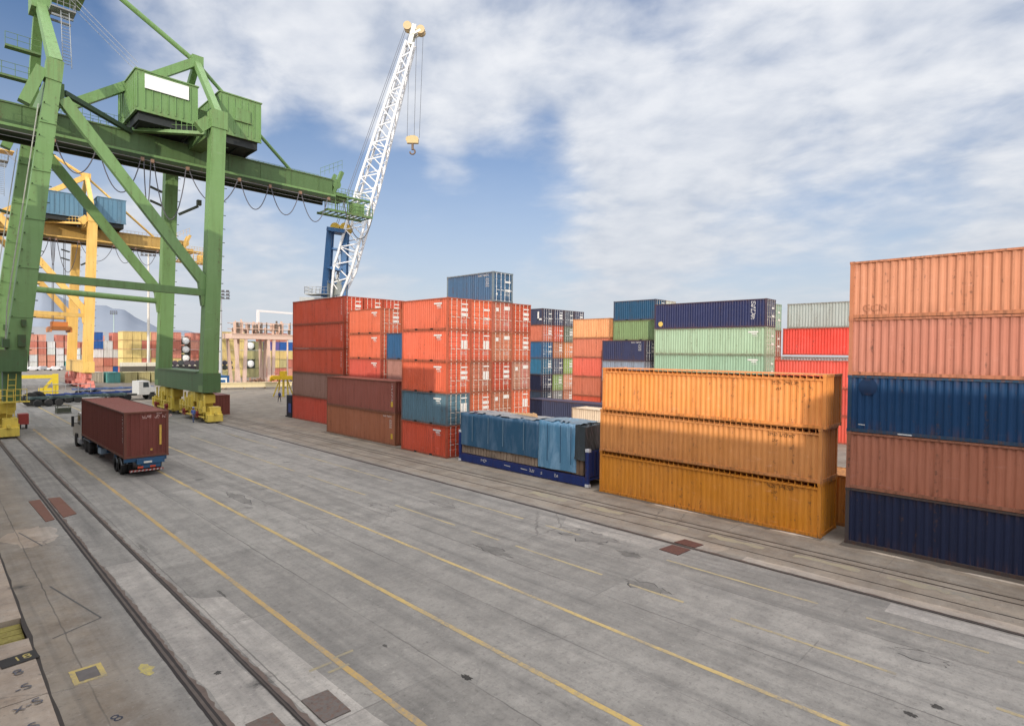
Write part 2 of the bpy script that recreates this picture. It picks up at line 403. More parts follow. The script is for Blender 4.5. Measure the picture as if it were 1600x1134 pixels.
# painted lane lines
for i, (x, a, b, w, col) in enumerate([(7.65, -20, 75, .085, (.38,.255,.085,1)), (11.04, -20, 110, .085, (.42,.30,.10,1)), (14.38, -20, 110, .075, (.42,.31,.12,1))]):
    strip('lane_line', x-w, x+w, a, b, M_LINE, col, .005, .012, i, .5)
for x, segs in ((17.66, [(-8,1.2),(3.2,7.6),(9.2,11.3),(12.5,17),(18,19.8),(21,26),(29,36),(38,60)]), (20.8, [(-6,1),(1.6,4.6),(6.0,11.6),(16,18),(19.5,27),(31,44),(48,60)])):
    for i, (a, b) in enumerate(segs): strip('lane_line', x-.06, x+.06, a, b, M_LINE, (.34,.275,.14,1), .005, .014, i+int(x), .4)
for i in range(6): strip('lane_line', 24.85+random.random()*.3, 25.25+random.random()*.2, 2.2+i*3.6, 4.0+i*3.6+random.random(), M_LINE, (.27,.235,.155,1), .0045, .12, i+40, .3)
# lighter repair concrete beside the rails
slab('concrete_repair', [(6.05,21.2),(6.35,20.6),(6.96,20.2),(7.02,16),(7.08,11.2),(7.3,9),(7.2,2),(6.02,2)], M_CONC, (1.5,1.48,1.43,1), .004)
strip('concrete_repair', 4.75, 5.74, 2, 26, M_CONC, (1.32,1.30,1.26,1), .0035, .05, 8)
strip('concrete_repair', 22.98, 23.55, -6, 9.5, M_CONC, (1.45,1.43,1.39,1), .0035, .05, 9)
strip('concrete_repair', 21.72, 22.62, -4, 4.3, M_CONC, (1.45,1.43,1.39,1), .0038, .04, 10)
slab('concrete_repair', [(21.6,17.6),(22.6,18.2),(22.62,12.6),(21.5,12.8)], M_CONC, (1.22,1.21,1.17,1), .0036)
slab('concrete_repair', [(22.98,13.6),(24.0,13.4),(24.0,10.4),(22.98,10.6)], M_CONC, (1.28,1.26,1.22,1), .0034)
slab('concrete_repair', rough_patch(3.2, 32.6, .9, 1.6, 5), M_CONC, (1.4,1.33,1.25,1), .0036)
for k, (cx, cy, rx, ry, c) in enumerate([(17.85,10.7,.35,.85,.72),(20.9,15.6,.62,1.3,.86),(20.3,13.0,.25,.5,.6),(19.2,2.9,.26,.7,.92),(16.6,17.3,.28,.9,.75),(14.8,22.7,.2,.9,.92),(16.9,26,.3,1.1,.95),(19.6,24.2,.3,1.0,.9),(9.6,10.9,.10,.16,.2),(9.0,13.7,.05,.1,.4),(13.2,4.4,.07,.12,.4),(6.3,27.5,.10,.7,.7),(7.0,20.5,.05,.4,.5),(5.2,15.5,.08,.1,.3),(16.7,2.2,.1,.12,.25),(15.9,2.6,.09,.13,.25),(12.2,33,.3,1.4,.75)]):
    slab('road_stain_shade', rough_patch(cx, cy, rx, ry, k+20, 26, .38), M_CONC, (c*.96, c*.96, c*.94, 1), .0042)
    if rx > .25:    # the sunken rim round a broken-up patch
        m = MB(); p = rough_patch(cx, cy, rx, ry, k+20, 26, .38); q = [(cx+(a-cx)*1.10, cy+(b_-cy)*1.06) for a, b_ in p]; nn = len(p)
        m.add([(a, b_, .0045) for a, b_ in p]+[(a, b_, .0045) for a, b_ in q], [(i, (i+1) % nn, nn+(i+1) % nn, nn+i) for i in range(nn) if (i*7+k) % 10 < 8])
        o = m.build('crack', M_DARK, None, (.05,.048,.045,1)); o['kind'] = 'structure'
# rails in their grooves
def rail(x, gw, label, color, head=.075, grime=0.0):
    r = thing('crane_rail', label, 'rail', (x, 0, 0))
    m = MB(); m.box(-head/2, -40, -.05, head/2, 240, .012); m.build('rail_head', M_DARK, r, color)
    rd = random.Random(int(x*10))
    def ribbon(nm, xa, xb, aa, ab, z, col, step=.16):
        m = MB(); vs = []; n = int(140/step); ja = jb = 0
        for i in range(n+1):
            y = -20+i*step; ja = ja*.3+rd.uniform(-1,1)*aa; jb = jb*.45+rd.uniform(-.6,1)*ab; vs += [(xa+ja, y, z), (xb+jb, y, z)]
        vs += [(xa, 240, z), (xb, 240, z)]; n += 1
        m.add(vs, [(2*i, 2*i+1, 2*i+3, 2*i+2) for i in range(n)]); return m.build(nm, M_DARK, r, col)
    ribbon('rail_groove', -gw, gw, .006, .012, .0056, alb(54,47,44,.7))
    if grime: ribbon('broken_edge', gw*.5, gw+grime*.6, .0, .055, .0050, alb(112,97,88,.8))
    return r
rail(4.50, .105, 'wide waterside rail in a dark double groove nearest the quay edge', alb(95,85,78,.9), .07, .10)
rail(5.84, .06, 'thin waterside rail running into the yellow wheels of the left green crane leg', alb(80,72,66,.8), .045, .14)
rail(22.83, .09, 'landside crane rail leading to the wheels of the right green crane leg', alb(88,84,80,.8), .07, .05)
rail(24.22, .03, 'single thin dug-in rail just landward of the landside crane rail', alb(80,72,66,.7), .03)
rail(25.62, .045, 'left one of the twin train rails in front of the orange containers', alb(84,74,66,.7), .05)
rail(26.17, .045, 'right one of the twin train rails closest to the orange containers', alb(84,74,66,.7), .05)
strip('kerb_strip', 27.45, 28.2, -30, 70, M_CONC, (1.1,1.06,.99,1), .0037, .07, 12)
strip('road_stain_shade', 27.95, 28.62, -6, 7.3, M_CONC, (.5,.48,.46,1), .0041, .10, 31, .3)  # dirt line that also paints the contact shade at the stack feet
strip('road_stain_shade', 27.98, 28.5, 8, 20.6, M_CONC, (.55,.53,.5,1), .0041, .09, 32, .3)
strip('road_stain_shade', 28.05, 28.55, 34.5, 54.6, M_CONC, (.6,.58,.55,1), .0041, .10, 33, .3)
for k, (x_, y_, l_) in enumerate([(28.05,15.2,1.6),(28.0,5.4,.9),(27.9,1.5,1.4),(28.1,9.3,1.1)]): slab('concrete_repair', rough_patch(x_, y_, .10, l_, k+90, 20, .3), M_CONC, (2.1,2.05,1.95,1), .0046)
# worn rust coloured cover plates, pits and markings set in the quay
def plate(name, pts, color, label, cat, mat=M_FRAME, z=.0065):
    m = MB(); n = len(pts); m.add([(x, y, z+.02) for x, y in pts]+[(x, y, 0) for x, y in pts], [tuple(range(n))]+[(i, n+i, n+(i+1) % n, (i+1) % n) for i in range(n)])
    return tag(m.build(name, mat, None, color), label, cat)
plate('cover_plate', [(3.86,39.9),(4.34,40.0),(4.34,34.9),(3.98,34.7)], alb(110,72,58,.9), 'rusty plate on the water side of the double groove rail', 'cover plate')
plate('cover_plate', [(4.68,40.0),(5.2,39.9),(5.26,35.4),(4.68,35.0)], alb(112,74,60,.9), 'rusty plate on the land side of the double groove rail', 'cover plate')
plate('cover_plate', [(21.7,12.45),(22.62,12.35),(22.62,11.5),(21.62,11.55)], alb(92,62,58,.8), 'nearer of two dark brown plates at the landside crane rail', 'cover plate')
plate('cover_plate', [(22.98,12.46),(23.7,12.34),(23.6,11.4),(22.98,11.5)], alb(92,60,56,.8), 'dark brown plate on the container side of the landside crane rail', 'cover plate')
plate('drain_cover', [(6.16,12.88),(6.82,12.85),(6.80,11.72),(6.16,11.75)], alb(112,104,98,.7), 'square brown pit cover in the pale repair strip beside the thin rail', 'drain cover')
plate('drain_cover', [(4.9,12.9),(5.5,12.9),(5.5,11.7),(4.9,11.7)], alb(112,102,94,.7), 'square brown pit cover between the two waterside rails', 'drain cover')
t = thing('manhole', 'small rectangular pit cover framed in yellow paint near the coping', 'manhole', (2.86, 17.75, 0))
m = MB()
for x0,y0,x1,y1 in ((-.34,-.42,.34,-.30),(-.34,.30,.34,.42),(-.34,-.30,-.22,.30),(.22,-.30,.34,.30)): m.box(x0,y0,0,x1,y1,.007)
m.build('painted_frame', M_LINE, t, (.45,.34,.10,1))
m = MB(); m.box(-.215,-.295,0,.215,.295,.012); m.build('cover', M_DARK, t, alb(120,114,110,.7))
slab('paint_spill', rough_patch(3.95, 16.95, .17, .3, 77, 20, .4), M_LINE, (.45,.37,.08,1), .005)
def text(body, size, loc, rz, mat, color, parent=None, name='painted_number', ext=0.0, rot=None):
    c = bpy.data.curves.new(name, 'FONT'); c.body = body; c.size = size; c.align_x = 'CENTER'; c.align_y = 'CENTER'; c.extrude = ext
    o = bpy.data.objects.new(name, c); COL.objects.link(o)
    dg = bpy.context.evaluated_depsgraph_get(); me = bpy.data.meshes.new_from_object(o.evaluated_get(dg))
    bpy.data.objects.remove(o); bpy.data.curves.remove(c)
    o = obj(name, me, mat, parent, color, loc); o.rotation_euler = rot if rot else (0, 0, rz); return o
INK = (.035,.04,.06,1)
tag(text('8', .42, (2.97,15.15,.006), R(20), M_DARK, INK), 'small dark 8 hand painted on the concrete below the yellow pit frame', 'number')
nb = thing('painted_number', 'yellow 18 on a black square at the edge of the quay coping', 'number', (1.72,19.75,.05), R(8))
m = MB(); m.box(-.42,-.28,0,.36,.28,.005); m.build('black_square', M_DARK, nb, (.03,.027,.025,1))
text('18', .40, (.05,0,.008), 0, M_LINE, (.45,.36,.08,1), nb, 'digits')
for k, (s_, y_, lb) in enumerate([('8', 18.95, 'smudged dark 8 with a long dash, right under the yellow 18'), ('-S', 18.0, 'dark S with a dash painted on the middle coping stone'), ('x-S', 17.05, 'dark S with a cross and dash painted on the coping'), ('S', 16.0, 'dark S painted on the lowest visible coping stone')]):
    tag(text(s_, .44, (1.62,y_,.052), R(12), M_LINE, (.06,.065,.09,1)), lb, 'number')
for a, b_, c_ in ((7.5,13.5,.05),(7.95,14.05,.06),(7.2,13.9,.05)):
    strip('paint_tick', a-.3, a+.3, b_, b_+.1, M_LINE, (.27,.23,.13,1), .0052, .03, int(b_*10), .05)
# thin slots cut in the concrete by the coping
for pts in ([(3.0,25.2),(3.75,21.2)], [(3.75,21.2),(2.5,20.6)], [(2.9,33.5),(3.4,30.6)]):
    m = MB(); a, b_ = [Vector((x, y, 0)) for x, y in pts]; d = (b_-a).normalized(); nn = Vector((-d.y, d.x, 0))*.025
    m.quad(a-nn+Vector((0,0,.0048)), b_-nn+Vector((0,0,.0048)), b_+nn+Vector((0,0,.0048)), a+nn+Vector((0,0,.0048)))
    o = m.build('slot', M_DARK, None, (.09,.085,.08,1)); o['kind'] = 'structure'
# hills across the bay
def hill(pts, dist, depth, color, name='hills'):
    """ridge described by (azimuth deg, height m) at a distance, built as a rounded massif"""
    m = MB(); rows = []; nr = 7
    rnd = random.Random(9)
    for a, h in pts:
        az = R(a); dx, dy = math.sin(az), math.cos(az); row = []
        for k in range(nr):
            t = k/(nr-1); prof = math.sin(t*math.pi/2)**.8
            dd = dist - depth*(1-t)
            row.append((dx*dd, dy*dd, -1 + (h+1)*prof*(1+rnd.uniform(-.015,.015)*(0<k<nr-1))))
        rows.append(row)
    n = len(rows); vs = [p for r_ in rows for p in r_]
    m.add(vs, [(i*nr+k, (i+1)*nr+k, (i+1)*nr+k+1, i*nr+k+1) for i in range(n-1) for k in range(nr-1)])
    o = m.build(name, M_HILL, None, color); o['kind'] = 'structure'
    for p in o.data.polygons: p.use_smooth = True
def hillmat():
    m, nt, b = new_mat('hazy_hillside'); n = N(nt); tc = n.node('ShaderNodeTexCoord'); oi = n.node('ShaderNodeObjectInfo')  # distance haze is put into the hillside colour
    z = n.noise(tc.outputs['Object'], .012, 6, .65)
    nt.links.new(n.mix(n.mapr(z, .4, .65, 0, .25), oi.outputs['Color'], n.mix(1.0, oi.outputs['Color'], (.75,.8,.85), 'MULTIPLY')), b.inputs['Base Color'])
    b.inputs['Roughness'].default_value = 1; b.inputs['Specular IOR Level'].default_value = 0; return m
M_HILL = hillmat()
def smooth_pts(keys, step=.35):
    out = []; 
    for (a0,h0),(a1,h1) in zip(keys, keys[1:]):
        k = max(1, int((a1-a0)/step))
        for i in range(k):
            t = i/k; s_ = t*t*(3-2*t); out.append((a0+(a1-a0)*t, h0+(h1-h0)*s_+math.sin((a0+(a1-a0)*t)*5.1)*1.5))
    return out + [keys[-1]]
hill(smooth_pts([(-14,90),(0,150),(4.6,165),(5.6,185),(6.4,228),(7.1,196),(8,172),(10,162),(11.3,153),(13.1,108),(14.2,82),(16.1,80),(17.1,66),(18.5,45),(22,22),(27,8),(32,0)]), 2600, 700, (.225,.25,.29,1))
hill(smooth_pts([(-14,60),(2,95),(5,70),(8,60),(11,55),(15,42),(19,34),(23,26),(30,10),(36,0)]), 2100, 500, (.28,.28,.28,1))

# ------------------------------------------------------------------ shipping containers
BOXW = 2.36
MESH = {}
def cached(key, fn):
    if key not in MESH: MESH[key] = fn()
    return MESH[key]
def corr(mb, o, u, out, v, length, height, pitch=.278, depth=.046):
    """corrugated sheet: origin o, along u, outward normal 'out', upward v"""
    o, u, out, v = Vector(o), Vector(u), Vector(out), Vector(v)
    n = max(1, round(length/pitch)); p = length/n; pts = []
    for i in range(n):
        for t, d in ((0, 0), (.26, 0), (.5, -1), (.76, -1)): pts.append(((i+t)*p, d*depth))
    pts.append((length, 0)); vs = []
    for s_, d in pts:
        q = o+u*s_+out*d; vs += [q, q+v*height]
    mb.add(vs, [(2*i, 2*i+2, 2*i+3, 2*i+1) for i in range(len(pts)-1)])
def m_body(W, L, H, door_near, opentop):
    m = MB(); i_ = .045; tr = .30 if opentop else .10; br = .15; e = .15
    corr(m, (i_, L-e, br), (0,-1,0), (-1,0,0), (0,0,1), L-2*e, H-br-tr)
    corr(m, (W-i_, e, br), (0,1,0), (1,0,0), (0,0,1), L-2*e, H-br-tr)
    corr(m, (W-e, L-.05, br), (-1,0,0), (0,1,0), (0,0,1), W-2*e, H-br-.10, .25, .04)
    if not door_near: corr(m, (e, .05, br), (1,0,0), (0,-1,0), (0,0,1), W-2*e, H-br-.10, .25, .04)
    zr = H-.20 if opentop else H-.03
    corr(m, (.06, .06, zr), (0,1,0), (0,0,1), (1,0,0), L-.12, W-.12, .21, .02)
    m.quad((.08,.08,.12),(W-.08,.08,.12),(W-.08,L-.08,.12),(.08,L-.08,.12))
    return m.mesh('container_body')
def m_frame(W, L, H, opentop, pockets):
    m = MB(); c = .162; ch = .118
    for x in (0, W-c):
        for y in (0, L-.178):
            for z in (0, H-ch): m.box(x-.004*(x == 0), y-.004*(y == 0), z, x+c+.004*(x != 0), y+.178+.004*(y != 0), z+ch)
        for y, d in ((.012, .15), (L-.162, .15)):
            m.box(x+.01, y, ch, x+c-.01, y+d, H-ch)
    zt = H-.30 if opentop else H-.105
    for x0, x1 in ((.012, .075), (W-.075, W-.012)):
        m.box(x0, .162, .01, x1, L-.162, .15)
        m.box(x0, .162, zt, x1, L-.162, zt+.09)
    for y0, y1 in ((.012, .10), (L-.10, L-.012)):
        m.box(c, y0, .01, W-c, y1, .15); m.box(c, y0, H-.112, W-c, y1, H-.006)
    if opentop:      # roof bows standing in the gap above the side rail
        n = int(L/.29)
        for k in range(n):
            y = .3+k*(L-.6)/(n-1); m.box(.05, y-.02, zt+.09, W-.05, y+.02, zt+.15)
            m.box(.05, y-.015, zt+.09, .08, y+.015, H-.04)
        m.box(.10, .2, H-.05, W-.10, L-.2, H-.02)
    if pockets:
        for y in (L/2-1.03-.18, L/2+1.03-.18): pass
    return m.mesh('container_frame')
def m_pockets(W, L):
    m = MB()
    for y in (L/2-1.21, L/2+.85): m.box(.005, y, .005, .06, y+.36, .135); m.box(W-.06, y, .005, W-.005, y+.36, .135)
    return m.mesh('fork_pocket')
def m_door(W, H, side):
    m = MB(); x0, x1 = (.165, W/2-.008) if side == 0 else (W/2+.008, W-.165)
    z0, z1 = .16, H-.12; y = .075
    b = .07
    for r_ in ((x0,z0,x1,z0+b),(x0,z1-b,x1,z1),(x0,z0+b,x0+b,z1-b),(x1-b,z0+b,x1,z1-b)): m.box(r_[0], y-.02, r_[1], r_[2], y+.03, r_[3])
    n = 5; hh = (z1-z0-2*b)/n
    for k in range(n):
        za = z0+b+k*hh
        for (ta, ya), (tb, yb) in zip(((0, y+.02), (.2, y-.012), (.8, y-.012)), ((.2, y-.012), (.8, y-.012), (1, y+.02))):
            m.quad((x0+b, ya, za+ta*hh), (x1-b, ya, za+ta*hh), (x1-b, yb, za+tb*hh), (x0+b, yb, za+tb*hh))
    for z in (.35, .95, 1.55, H-.5):      # hinges
        xa, xb = (x0-.06, x0+.03) if side == 0 else (x1-.03, x1+.06)
        m.box(xa, y-.045, z, xb, y-.015, z+.12)
    return m.mesh('container_door')
def m_bar(W, H, x):
    m = MB(); m.tube((x, .03, .10), (x, .03, H-.06), .021, 6)
    for z in (.12, .62, H*.5, H-.62, H-.13): m.cbox((x, .035, z), (.095, .05, .07))
    m.beam((x, .01, 1.02), (x+.34, .01, .98), .025, .05)
    return m.mesh('locking_bar')
def label_rects(W, H, style):
    x0 = W/2+.10; x1 = W-.26
    return {'a': [(x0+.1, H*.60, x1, H*.70), (x0+.1, H*.44, x1, H*.54), (x0+.15, H*.80, x1, H*.84)],
            'b': [(x0+.12, H*.40, x0+.38, H*.68), (x0+.44, H*.40, x1-.02, H*.68), (x0+.2, H*.82, x1, H*.86)],
            'c': [(.42, H*.68, .78, H*.80), (x0+.12, H*.74, x1, H*.86)],
            'd': [(x0+.15, H*.66, x1, H*.72), (x0+.15, H*.36, x1, H*.44), (.4, H*.22, .56, H*.3)]}[style]
def m_label(r):
    m = MB(); y = .046; m.quad((r[0], y, r[1]), (r[2], y, r[1]), (r[2], y, r[3]), (r[0], y, r[3])); return m.mesh('label_panel')
def m_weights(W, H):
    m = MB()
    for k in range(3): glyphs(m, (W/2+.2, .046, H*.30-k*.11), (1,0,0), (0,0,1), .07, 9, 40+k, (4,))
    return m.mesh('stencil_marking')
def glyphs(mb, o, u, v, size, count, seed, gap=None):
    """a row of small stencilled characters, each built of short strokes, as unreadable as they are in the photo"""
    rnd = random.Random(seed); o, u, v = Vector(o), Vector(u), Vector(v); w = size*.55; st = size*.16
    segs = [((0,0),(0,.5)),((0,.5),(0,1)),((1,0),(1,.5)),((1,.5),(1,1)),((0,1),(1,1)),((0,.5),(1,.5)),((0,0),(1,0))]
    for i in range(count):
        if gap and i in gap: continue
        for a, b in rnd.sample(segs, 4):
            x0, x1 = sorted((a[0]*w, b[0]*w)); z0, z1 = sorted((a[1]*size, b[1]*size))
            if x0 == x1: x1 += st
            if z0 == z1: z1 += st
            p = o+u*(i*size*.85)
            mb.quad(p+u*x0+v*z0, p+u*x1+v*z0, p+u*x1+v*z1, p+u*x0+v*z1)
def m_side_mark(kind, L, H):
    """white stencils on the long side near the door end (local x = 0 face)"""
    m = MB(); x = .034; u = Vector((0,-1,0)); v = Vector((0,0,1))
    if kind == 'logo':
        m.quad((x,1.75,H*.80),(x,.75,H*.80),(x,.75,H*.85),(x,1.75,H*.85)); m.quad((x,1.4,H*.74),(x,.9,H*.74),(x,.9,H*.775),(x,1.4,H*.775))
        glyphs(m, (x,1.3,H*.66), u, v, .12, 5, 3)
    if kind == 'codes':
        glyphs(m, (x,1.9,H*.86), u, v, .14, 11, 5, (4,)); 
        for k in range(4): glyphs(m, (x,.95,H*.74-k*.2), u, v, .12, 4, 8+k)
    if kind == 'vertical':
        for k in range(6): glyphs(m, (x,.62,H*.82-k*.3), u, v, .2, 1, 30+k)
    if kind == 'bigvert':
        for k in range(5): glyphs(m, (x,1.5,H*.80-k*.36), u, v, .27, 2, 60+k)
    return m.mesh('stencil_marking')
WHITE = alb(235,232,225,.9)
GREYBAR = (.62,.58,.53,1)
TIER = ['bottom', 'second', 'third', 'fourth', 'fifth', 'sixth']
def container(x, y, z, L, H, color, label, group, door=False, opentop=False, W=BOXW, mark=None, lab=None, pockets=None, frame=None, bar=None, cat='container', name='shipping_container', rz=0):
    """x = face nearest the water, y = end nearest the camera"""
    t = thing(name, label, cat, (x+W/2, y+L/2, z), rz, group)
    off = (-W/2, -L/2, 0)
    def part(nm, me, mat, col, parent=t, lc=off):
        o = obj(nm, me, mat, parent, col, lc); return o
    k = (W, L, H, door, opentop)
    part('corrugated_body', cached(('b',)+k, lambda: m_body(*k)), M_BOX, color)
    f2 = frame or tuple(c*.62+b_*.22 for c, b_ in zip(color[:3], (.20,.11,.06)))+(1,)
    part('corner_frame', cached(('f', W, L, H, opentop), lambda: m_frame(W, L, H, opentop, 0)), M_FRAME, f2)
    if pockets if pockets is not None else L < 8: part('fork_pocket', cached(('p', W, L), lambda: m_pockets(W, L)), M_DARK, (.02,.017,.015,1))
    if door:
        for s_ in (0, 1):
            d = part('door', cached(('d', W, H, s_), lambda: m_door(W, H, s_)), M_BOX, tuple(c*random.uniform(.9,1.02) for c in color[:3])+(1,))
            xs = (.42, .95) if s_ == 0 else (W-.95, W-.42)
            for xb in xs:
                o = obj('locking_bar', cached(('k', W, H, xb), lambda: m_bar(W, H, xb)), M_GALV, d, bar or GREYBAR)
            if s_ == 1 and lab:
                for r_ in label_rects(W, H, lab): obj('label_panel', cached(('l', W, H, r_), lambda: m_label(r_)), M_MARK, d, WHITE)
                obj('stencil_marking', cached(('w', W, H), lambda: m_weights(W, H)), M_MARK, d, WHITE)
    if mark: part('stencil_marking', cached(('s', mark, L, H), lambda: m_side_mark(mark, L, H)), M_MARK, WHITE)
    return t
def jit(c, a=.11):
    k = 1+random.uniform(-a, a); return tuple(min(.85, v*k*(1+random.uniform(-a/2, a/2))) for v in c[:3])+(1,)

RED = (.52,.078,.034,1); RED2 = (.56,.105,.045,1); BROWNRED = (.43,.145,.075,1); CORAL = (.58,.12,.055,1)
# --- five high stack at the right edge
hS = 2.474; gS = 'forty foot containers of the stack at the right edge'
for k, (c, lb, fr) in enumerate([((.012,.018,.047,1), 'dark navy forty foot container at the bottom of the stack at the right edge', alb(90,80,76,.6)),
        ((.37,.135,.075,1), 'dull brick red container resting on the dark navy one at the right edge', None),
        ((.004,.038,.105,1), 'deep blue container in the middle of the stack at the right edge', (.02,.05,.09,1)),
        ((.46,.175,.112,1), 'pinker salmon container lying between the deep blue one and the topmost one', (.42,.155,.08,1)),
        ((.55,.225,.118,1), 'topmost salmon orange container of the tallest stack at the right edge', (.45,.17,.08,1))]):
    t = container(28.46, 7.21-12.19, k*hS, 12.19, hS, c, lb, gS, frame=fr, W=2.44, pockets=False)
    off = (-1.22, -6.095)
    if k == 4:
        text('GCN', .42, (off[0]+.032, 6.095-.98, .42), 0, M_DARK, (.47,.19,.10,1), t, 'faded_lettering', rot=(R(90),0,R(-90)))
    if k == 2:
        m = MB(); m.tube((off[0]+.03, 6.095-.78, 1.98), (off[0]+.036, 6.095-.78, 1.98), .36, 20); m.build('paint_patch', M_BOX, t, (.003,.020,.06,1))
        m = MB(); m.quad(*[(off[0]+.0, 6.095-a, b) for a, b in ((.45,.33),(.70,.32),(.70,.35),(.45,.36))]); m.quad(*[(off[0]+.009, 6.095-a, b) for a, b in ((1.9,.045),(2.4,.04),(2.4,.085),(1.9,.09))]); m.build('white_marking', M_MARK, t, WHITE)
# --- three high orange open top stack
hO = 2.47; gO = 'orange open top containers stacked three high'
for k, (c, lb, dy) in enumerate([((.62,.235,.018,1), 'amber orange open top container at the bottom of the three high orange stack', 0), ((.60,.245,.065,1), 'middle orange open top container between two others beside the blue tarps', 0), ((.74,.275,.062,1), 'topmost and brightest orange open top container beside the blue tarps', -.13)]):
    t = container(28.28, 8.12+dy, k*hO, 12.19, hO, c, lb, gO, opentop=True, W=2.40, pockets=False, frame=(c[0]*.9, c[1]*.88, c[2]*.9, 1))
    m = MB(); glyphs(m, (-1.2+.034, -6.095+2.4, hO*.79), (0,-1,0), (0,0,1), .13, 11, k+9, (4,)); glyphs(m, (-1.2+.034, -6.095+2.2, hO*.68), (0,-1,0), (0,0,1), .11, 3, k+29)
    m.build('stencil_marking', M_MARK, t, (.10,.05,.02,1))
# --- five high red corner block behind the blue tarps
hR = 2.494; gC = 'twenty foot containers of the red corner block'
colr = ['nearest the water', 'second from the water', 'third from the water', 'furthest from the water']
grid = [[RED, (.09,.17,.21,1), RED2, CORAL, CORAL], [RED, CORAL, BROWNRED, RED2, CORAL], [RED, BROWNRED, RED, BROWNRED, (.55,.15,.095,1)], [RED, CORAL, (.42,.17,.12,1), RED2, RED]]
cname = {id(RED): 'bright red', id(RED2): 'orange red', id(BROWNRED): 'rusty brown red', id(CORAL): 'coral red'}
labs = [['a','b','a','b','a'], ['d','a','b','b','d'], ['c','c','a','c','c'], ['a','b','c','a','a']]
for k in range(4):
    for j in range(5):
        c = grid[k][j]; nm = cname.get(id(c), 'slate blue' if c[2] > c[0] else 'faded brown red')
        tier = TIER[j] if j < 4 else 'topmost'
        container(28.25+2.375*k, 34.71, j*hR, 6.058, hR, jit(c), f'{nm} container, {tier} in the corner block column {colr[k]}', gC, door=True, mark='logo' if k == 0 else None, lab=labs[k][j], bar=(.72,.60,.50,1) if j else None)
container(33.0, 34.65, 5*hR, 6.058, hR, (.045,.105,.19,1), 'weathered blue container standing alone on top of the red corner block', gC, door=True, mark='codes', lab='d', bar=(.75,.75,.75,1), frame=(.16,.2,.22,1))
# --- behind the block: mixed column whose side panels show left of it
gB = 'containers of the column tucked behind the red corner block'
for j, (c, nm) in enumerate([(RED, 'red'), (BROWNRED, 'rusty red'), ((.33,.16,.125,1), 'dusty pink brown'), ((.02,.085,.19,1), 'plain blue')]):
    container(31.1, 41.35, j*hR, 6.058, hR, c, f'{nm} container, {TIER[j]} up behind the gap left of the red corner block', gB)
# --- brown high cube pair
hF = 2.82; gF = 'brown forty foot pair on the quay'
for j, (c, lb, mk) in enumerate([((.34,.125,.062,1), 'lower brown container of the pair in front of the red stacks', 'codes'), ((.27,.085,.060,1), 'upper darker maroon container of the brown pair', 'vertical')]):
    t = container(28.63, 42.23, j*hF, 12.19, hF, c, lb, gF, mark=mk, pockets=False)
    m = MB(); m.quad(*[(-1.18+.032, -6.095+a, b) for a, b in ((.72,.55),(.42,.55),(.42,1.0),(.72,1.0))]); m.build('yellow_sticker', M_MARK, t, (.65,.42,.05,1))
# --- red column behind the pair
gH = 'twenty foot containers of the middle red columns'
for k in range(2):
    for j in range(5):
        c = [RED, RED, (.48,.07,.045,1), CORAL, CORAL][j]
        container(31.1+2.4*k, 48.4, j*hR, 6.058, hR, jit(c), f'{"coral" if j > 2 else "red"} container, {TIER[j] if j < 4 else "topmost"} in the {"left" if k == 0 else "right"} column behind the brown pair', gH, door=True, mark='logo' if k == 0 else None, lab='a', bar=(.72,.60,.50,1))
# --- far left red stack of high cubes
gG = 'high cube containers of the far left red stack'
hG = 2.82
for k in range(4):
    for j in range(5):
        c = [(.50,.075,.045,1), (.27,.15,.115,1), RED, RED, RED][j] if k == 0 else [RED, BROWNRED, RED, RED2, RED][j]
        nm = ['red', 'grey brown', 'red', 'red', 'red'][j] if k == 0 else ['red', 'rusty', 'red', 'orange red', 'red'][j]
        container(31.37+2.48*k, 56.0, j*hG, 12.19, hG, jit(c, .03), f'{nm} long container, {TIER[j] if j < 4 else "topmost"} in the {["outer left", "second", "third", "inner"][k]} row of far left red stack', gG, door=True, mark='vertical' if k == 0 else None, lab='a', pockets=False, bar=(.72,.60,.50,1))
# --- multicoloured block seen over the tarps
NAVY = (.025,.032,.07,1); GREEN = (.20,.30,.09,1); LIME = (.30,.40,.10,1)
gD = 'containers of the multicoloured block behind the red one'
gd = [[('grey blue',(.06,.08,.12,1)),('navy',NAVY),('teal blue',(.015,.11,.20,1)),('blue',(.015,.095,.20,1)),('rusty coral',(.50,.14,.075,1)),('navy',NAVY)],
      [('grey',(.2,.2,.2,1)),('green',GREEN),('slate navy',(.06,.07,.12,1)),('rusty orange',(.46,.16,.07,1)),('red',RED),('dark navy',(.03,.04,.085,1))],
      [('brown',BROWNRED),('pink salmon',(.62,.25,.16,1)),('lime green',LIME),('orange',(.58,.2,.07,1)),('dark olive',(.13,.15,.10,1)),('grey navy',(.07,.08,.12,1))],
      [('red',RED),('navy blue',NAVY),('pale lime',LIME),('dark navy',(.03,.04,.09,1)),('olive grey',(.16,.18,.12,1)),('faded navy',(.05,.06,.11,1))]]
for k in range(4):
    for j in range(6):
        nm, c = gd[k][j]
        t = container(64.5+2.55*k, 57.0, j*2.48, 6.058, 2.48, jit(c), f'{nm} container, {TIER[j] if j < 5 else "topmost"} in the {["leftmost", "second", "third", "rightmost"][k]} column of the multicoloured block', gD, door=True, lab='d' if (k+j) % 2 else 'a', W=2.44, bar=(.75,.74,.72,1), pockets=False)
        if k == 0 and j == 5:
            m = MB(); m.box(-1.19, -2.3, .75, -1.185, -2.0, 2.0); m.box(-1.19, -3.0+.0, .75, -1.185, -2.0, .98); m.build('letter_marking', M_MARK, t, WHITE)
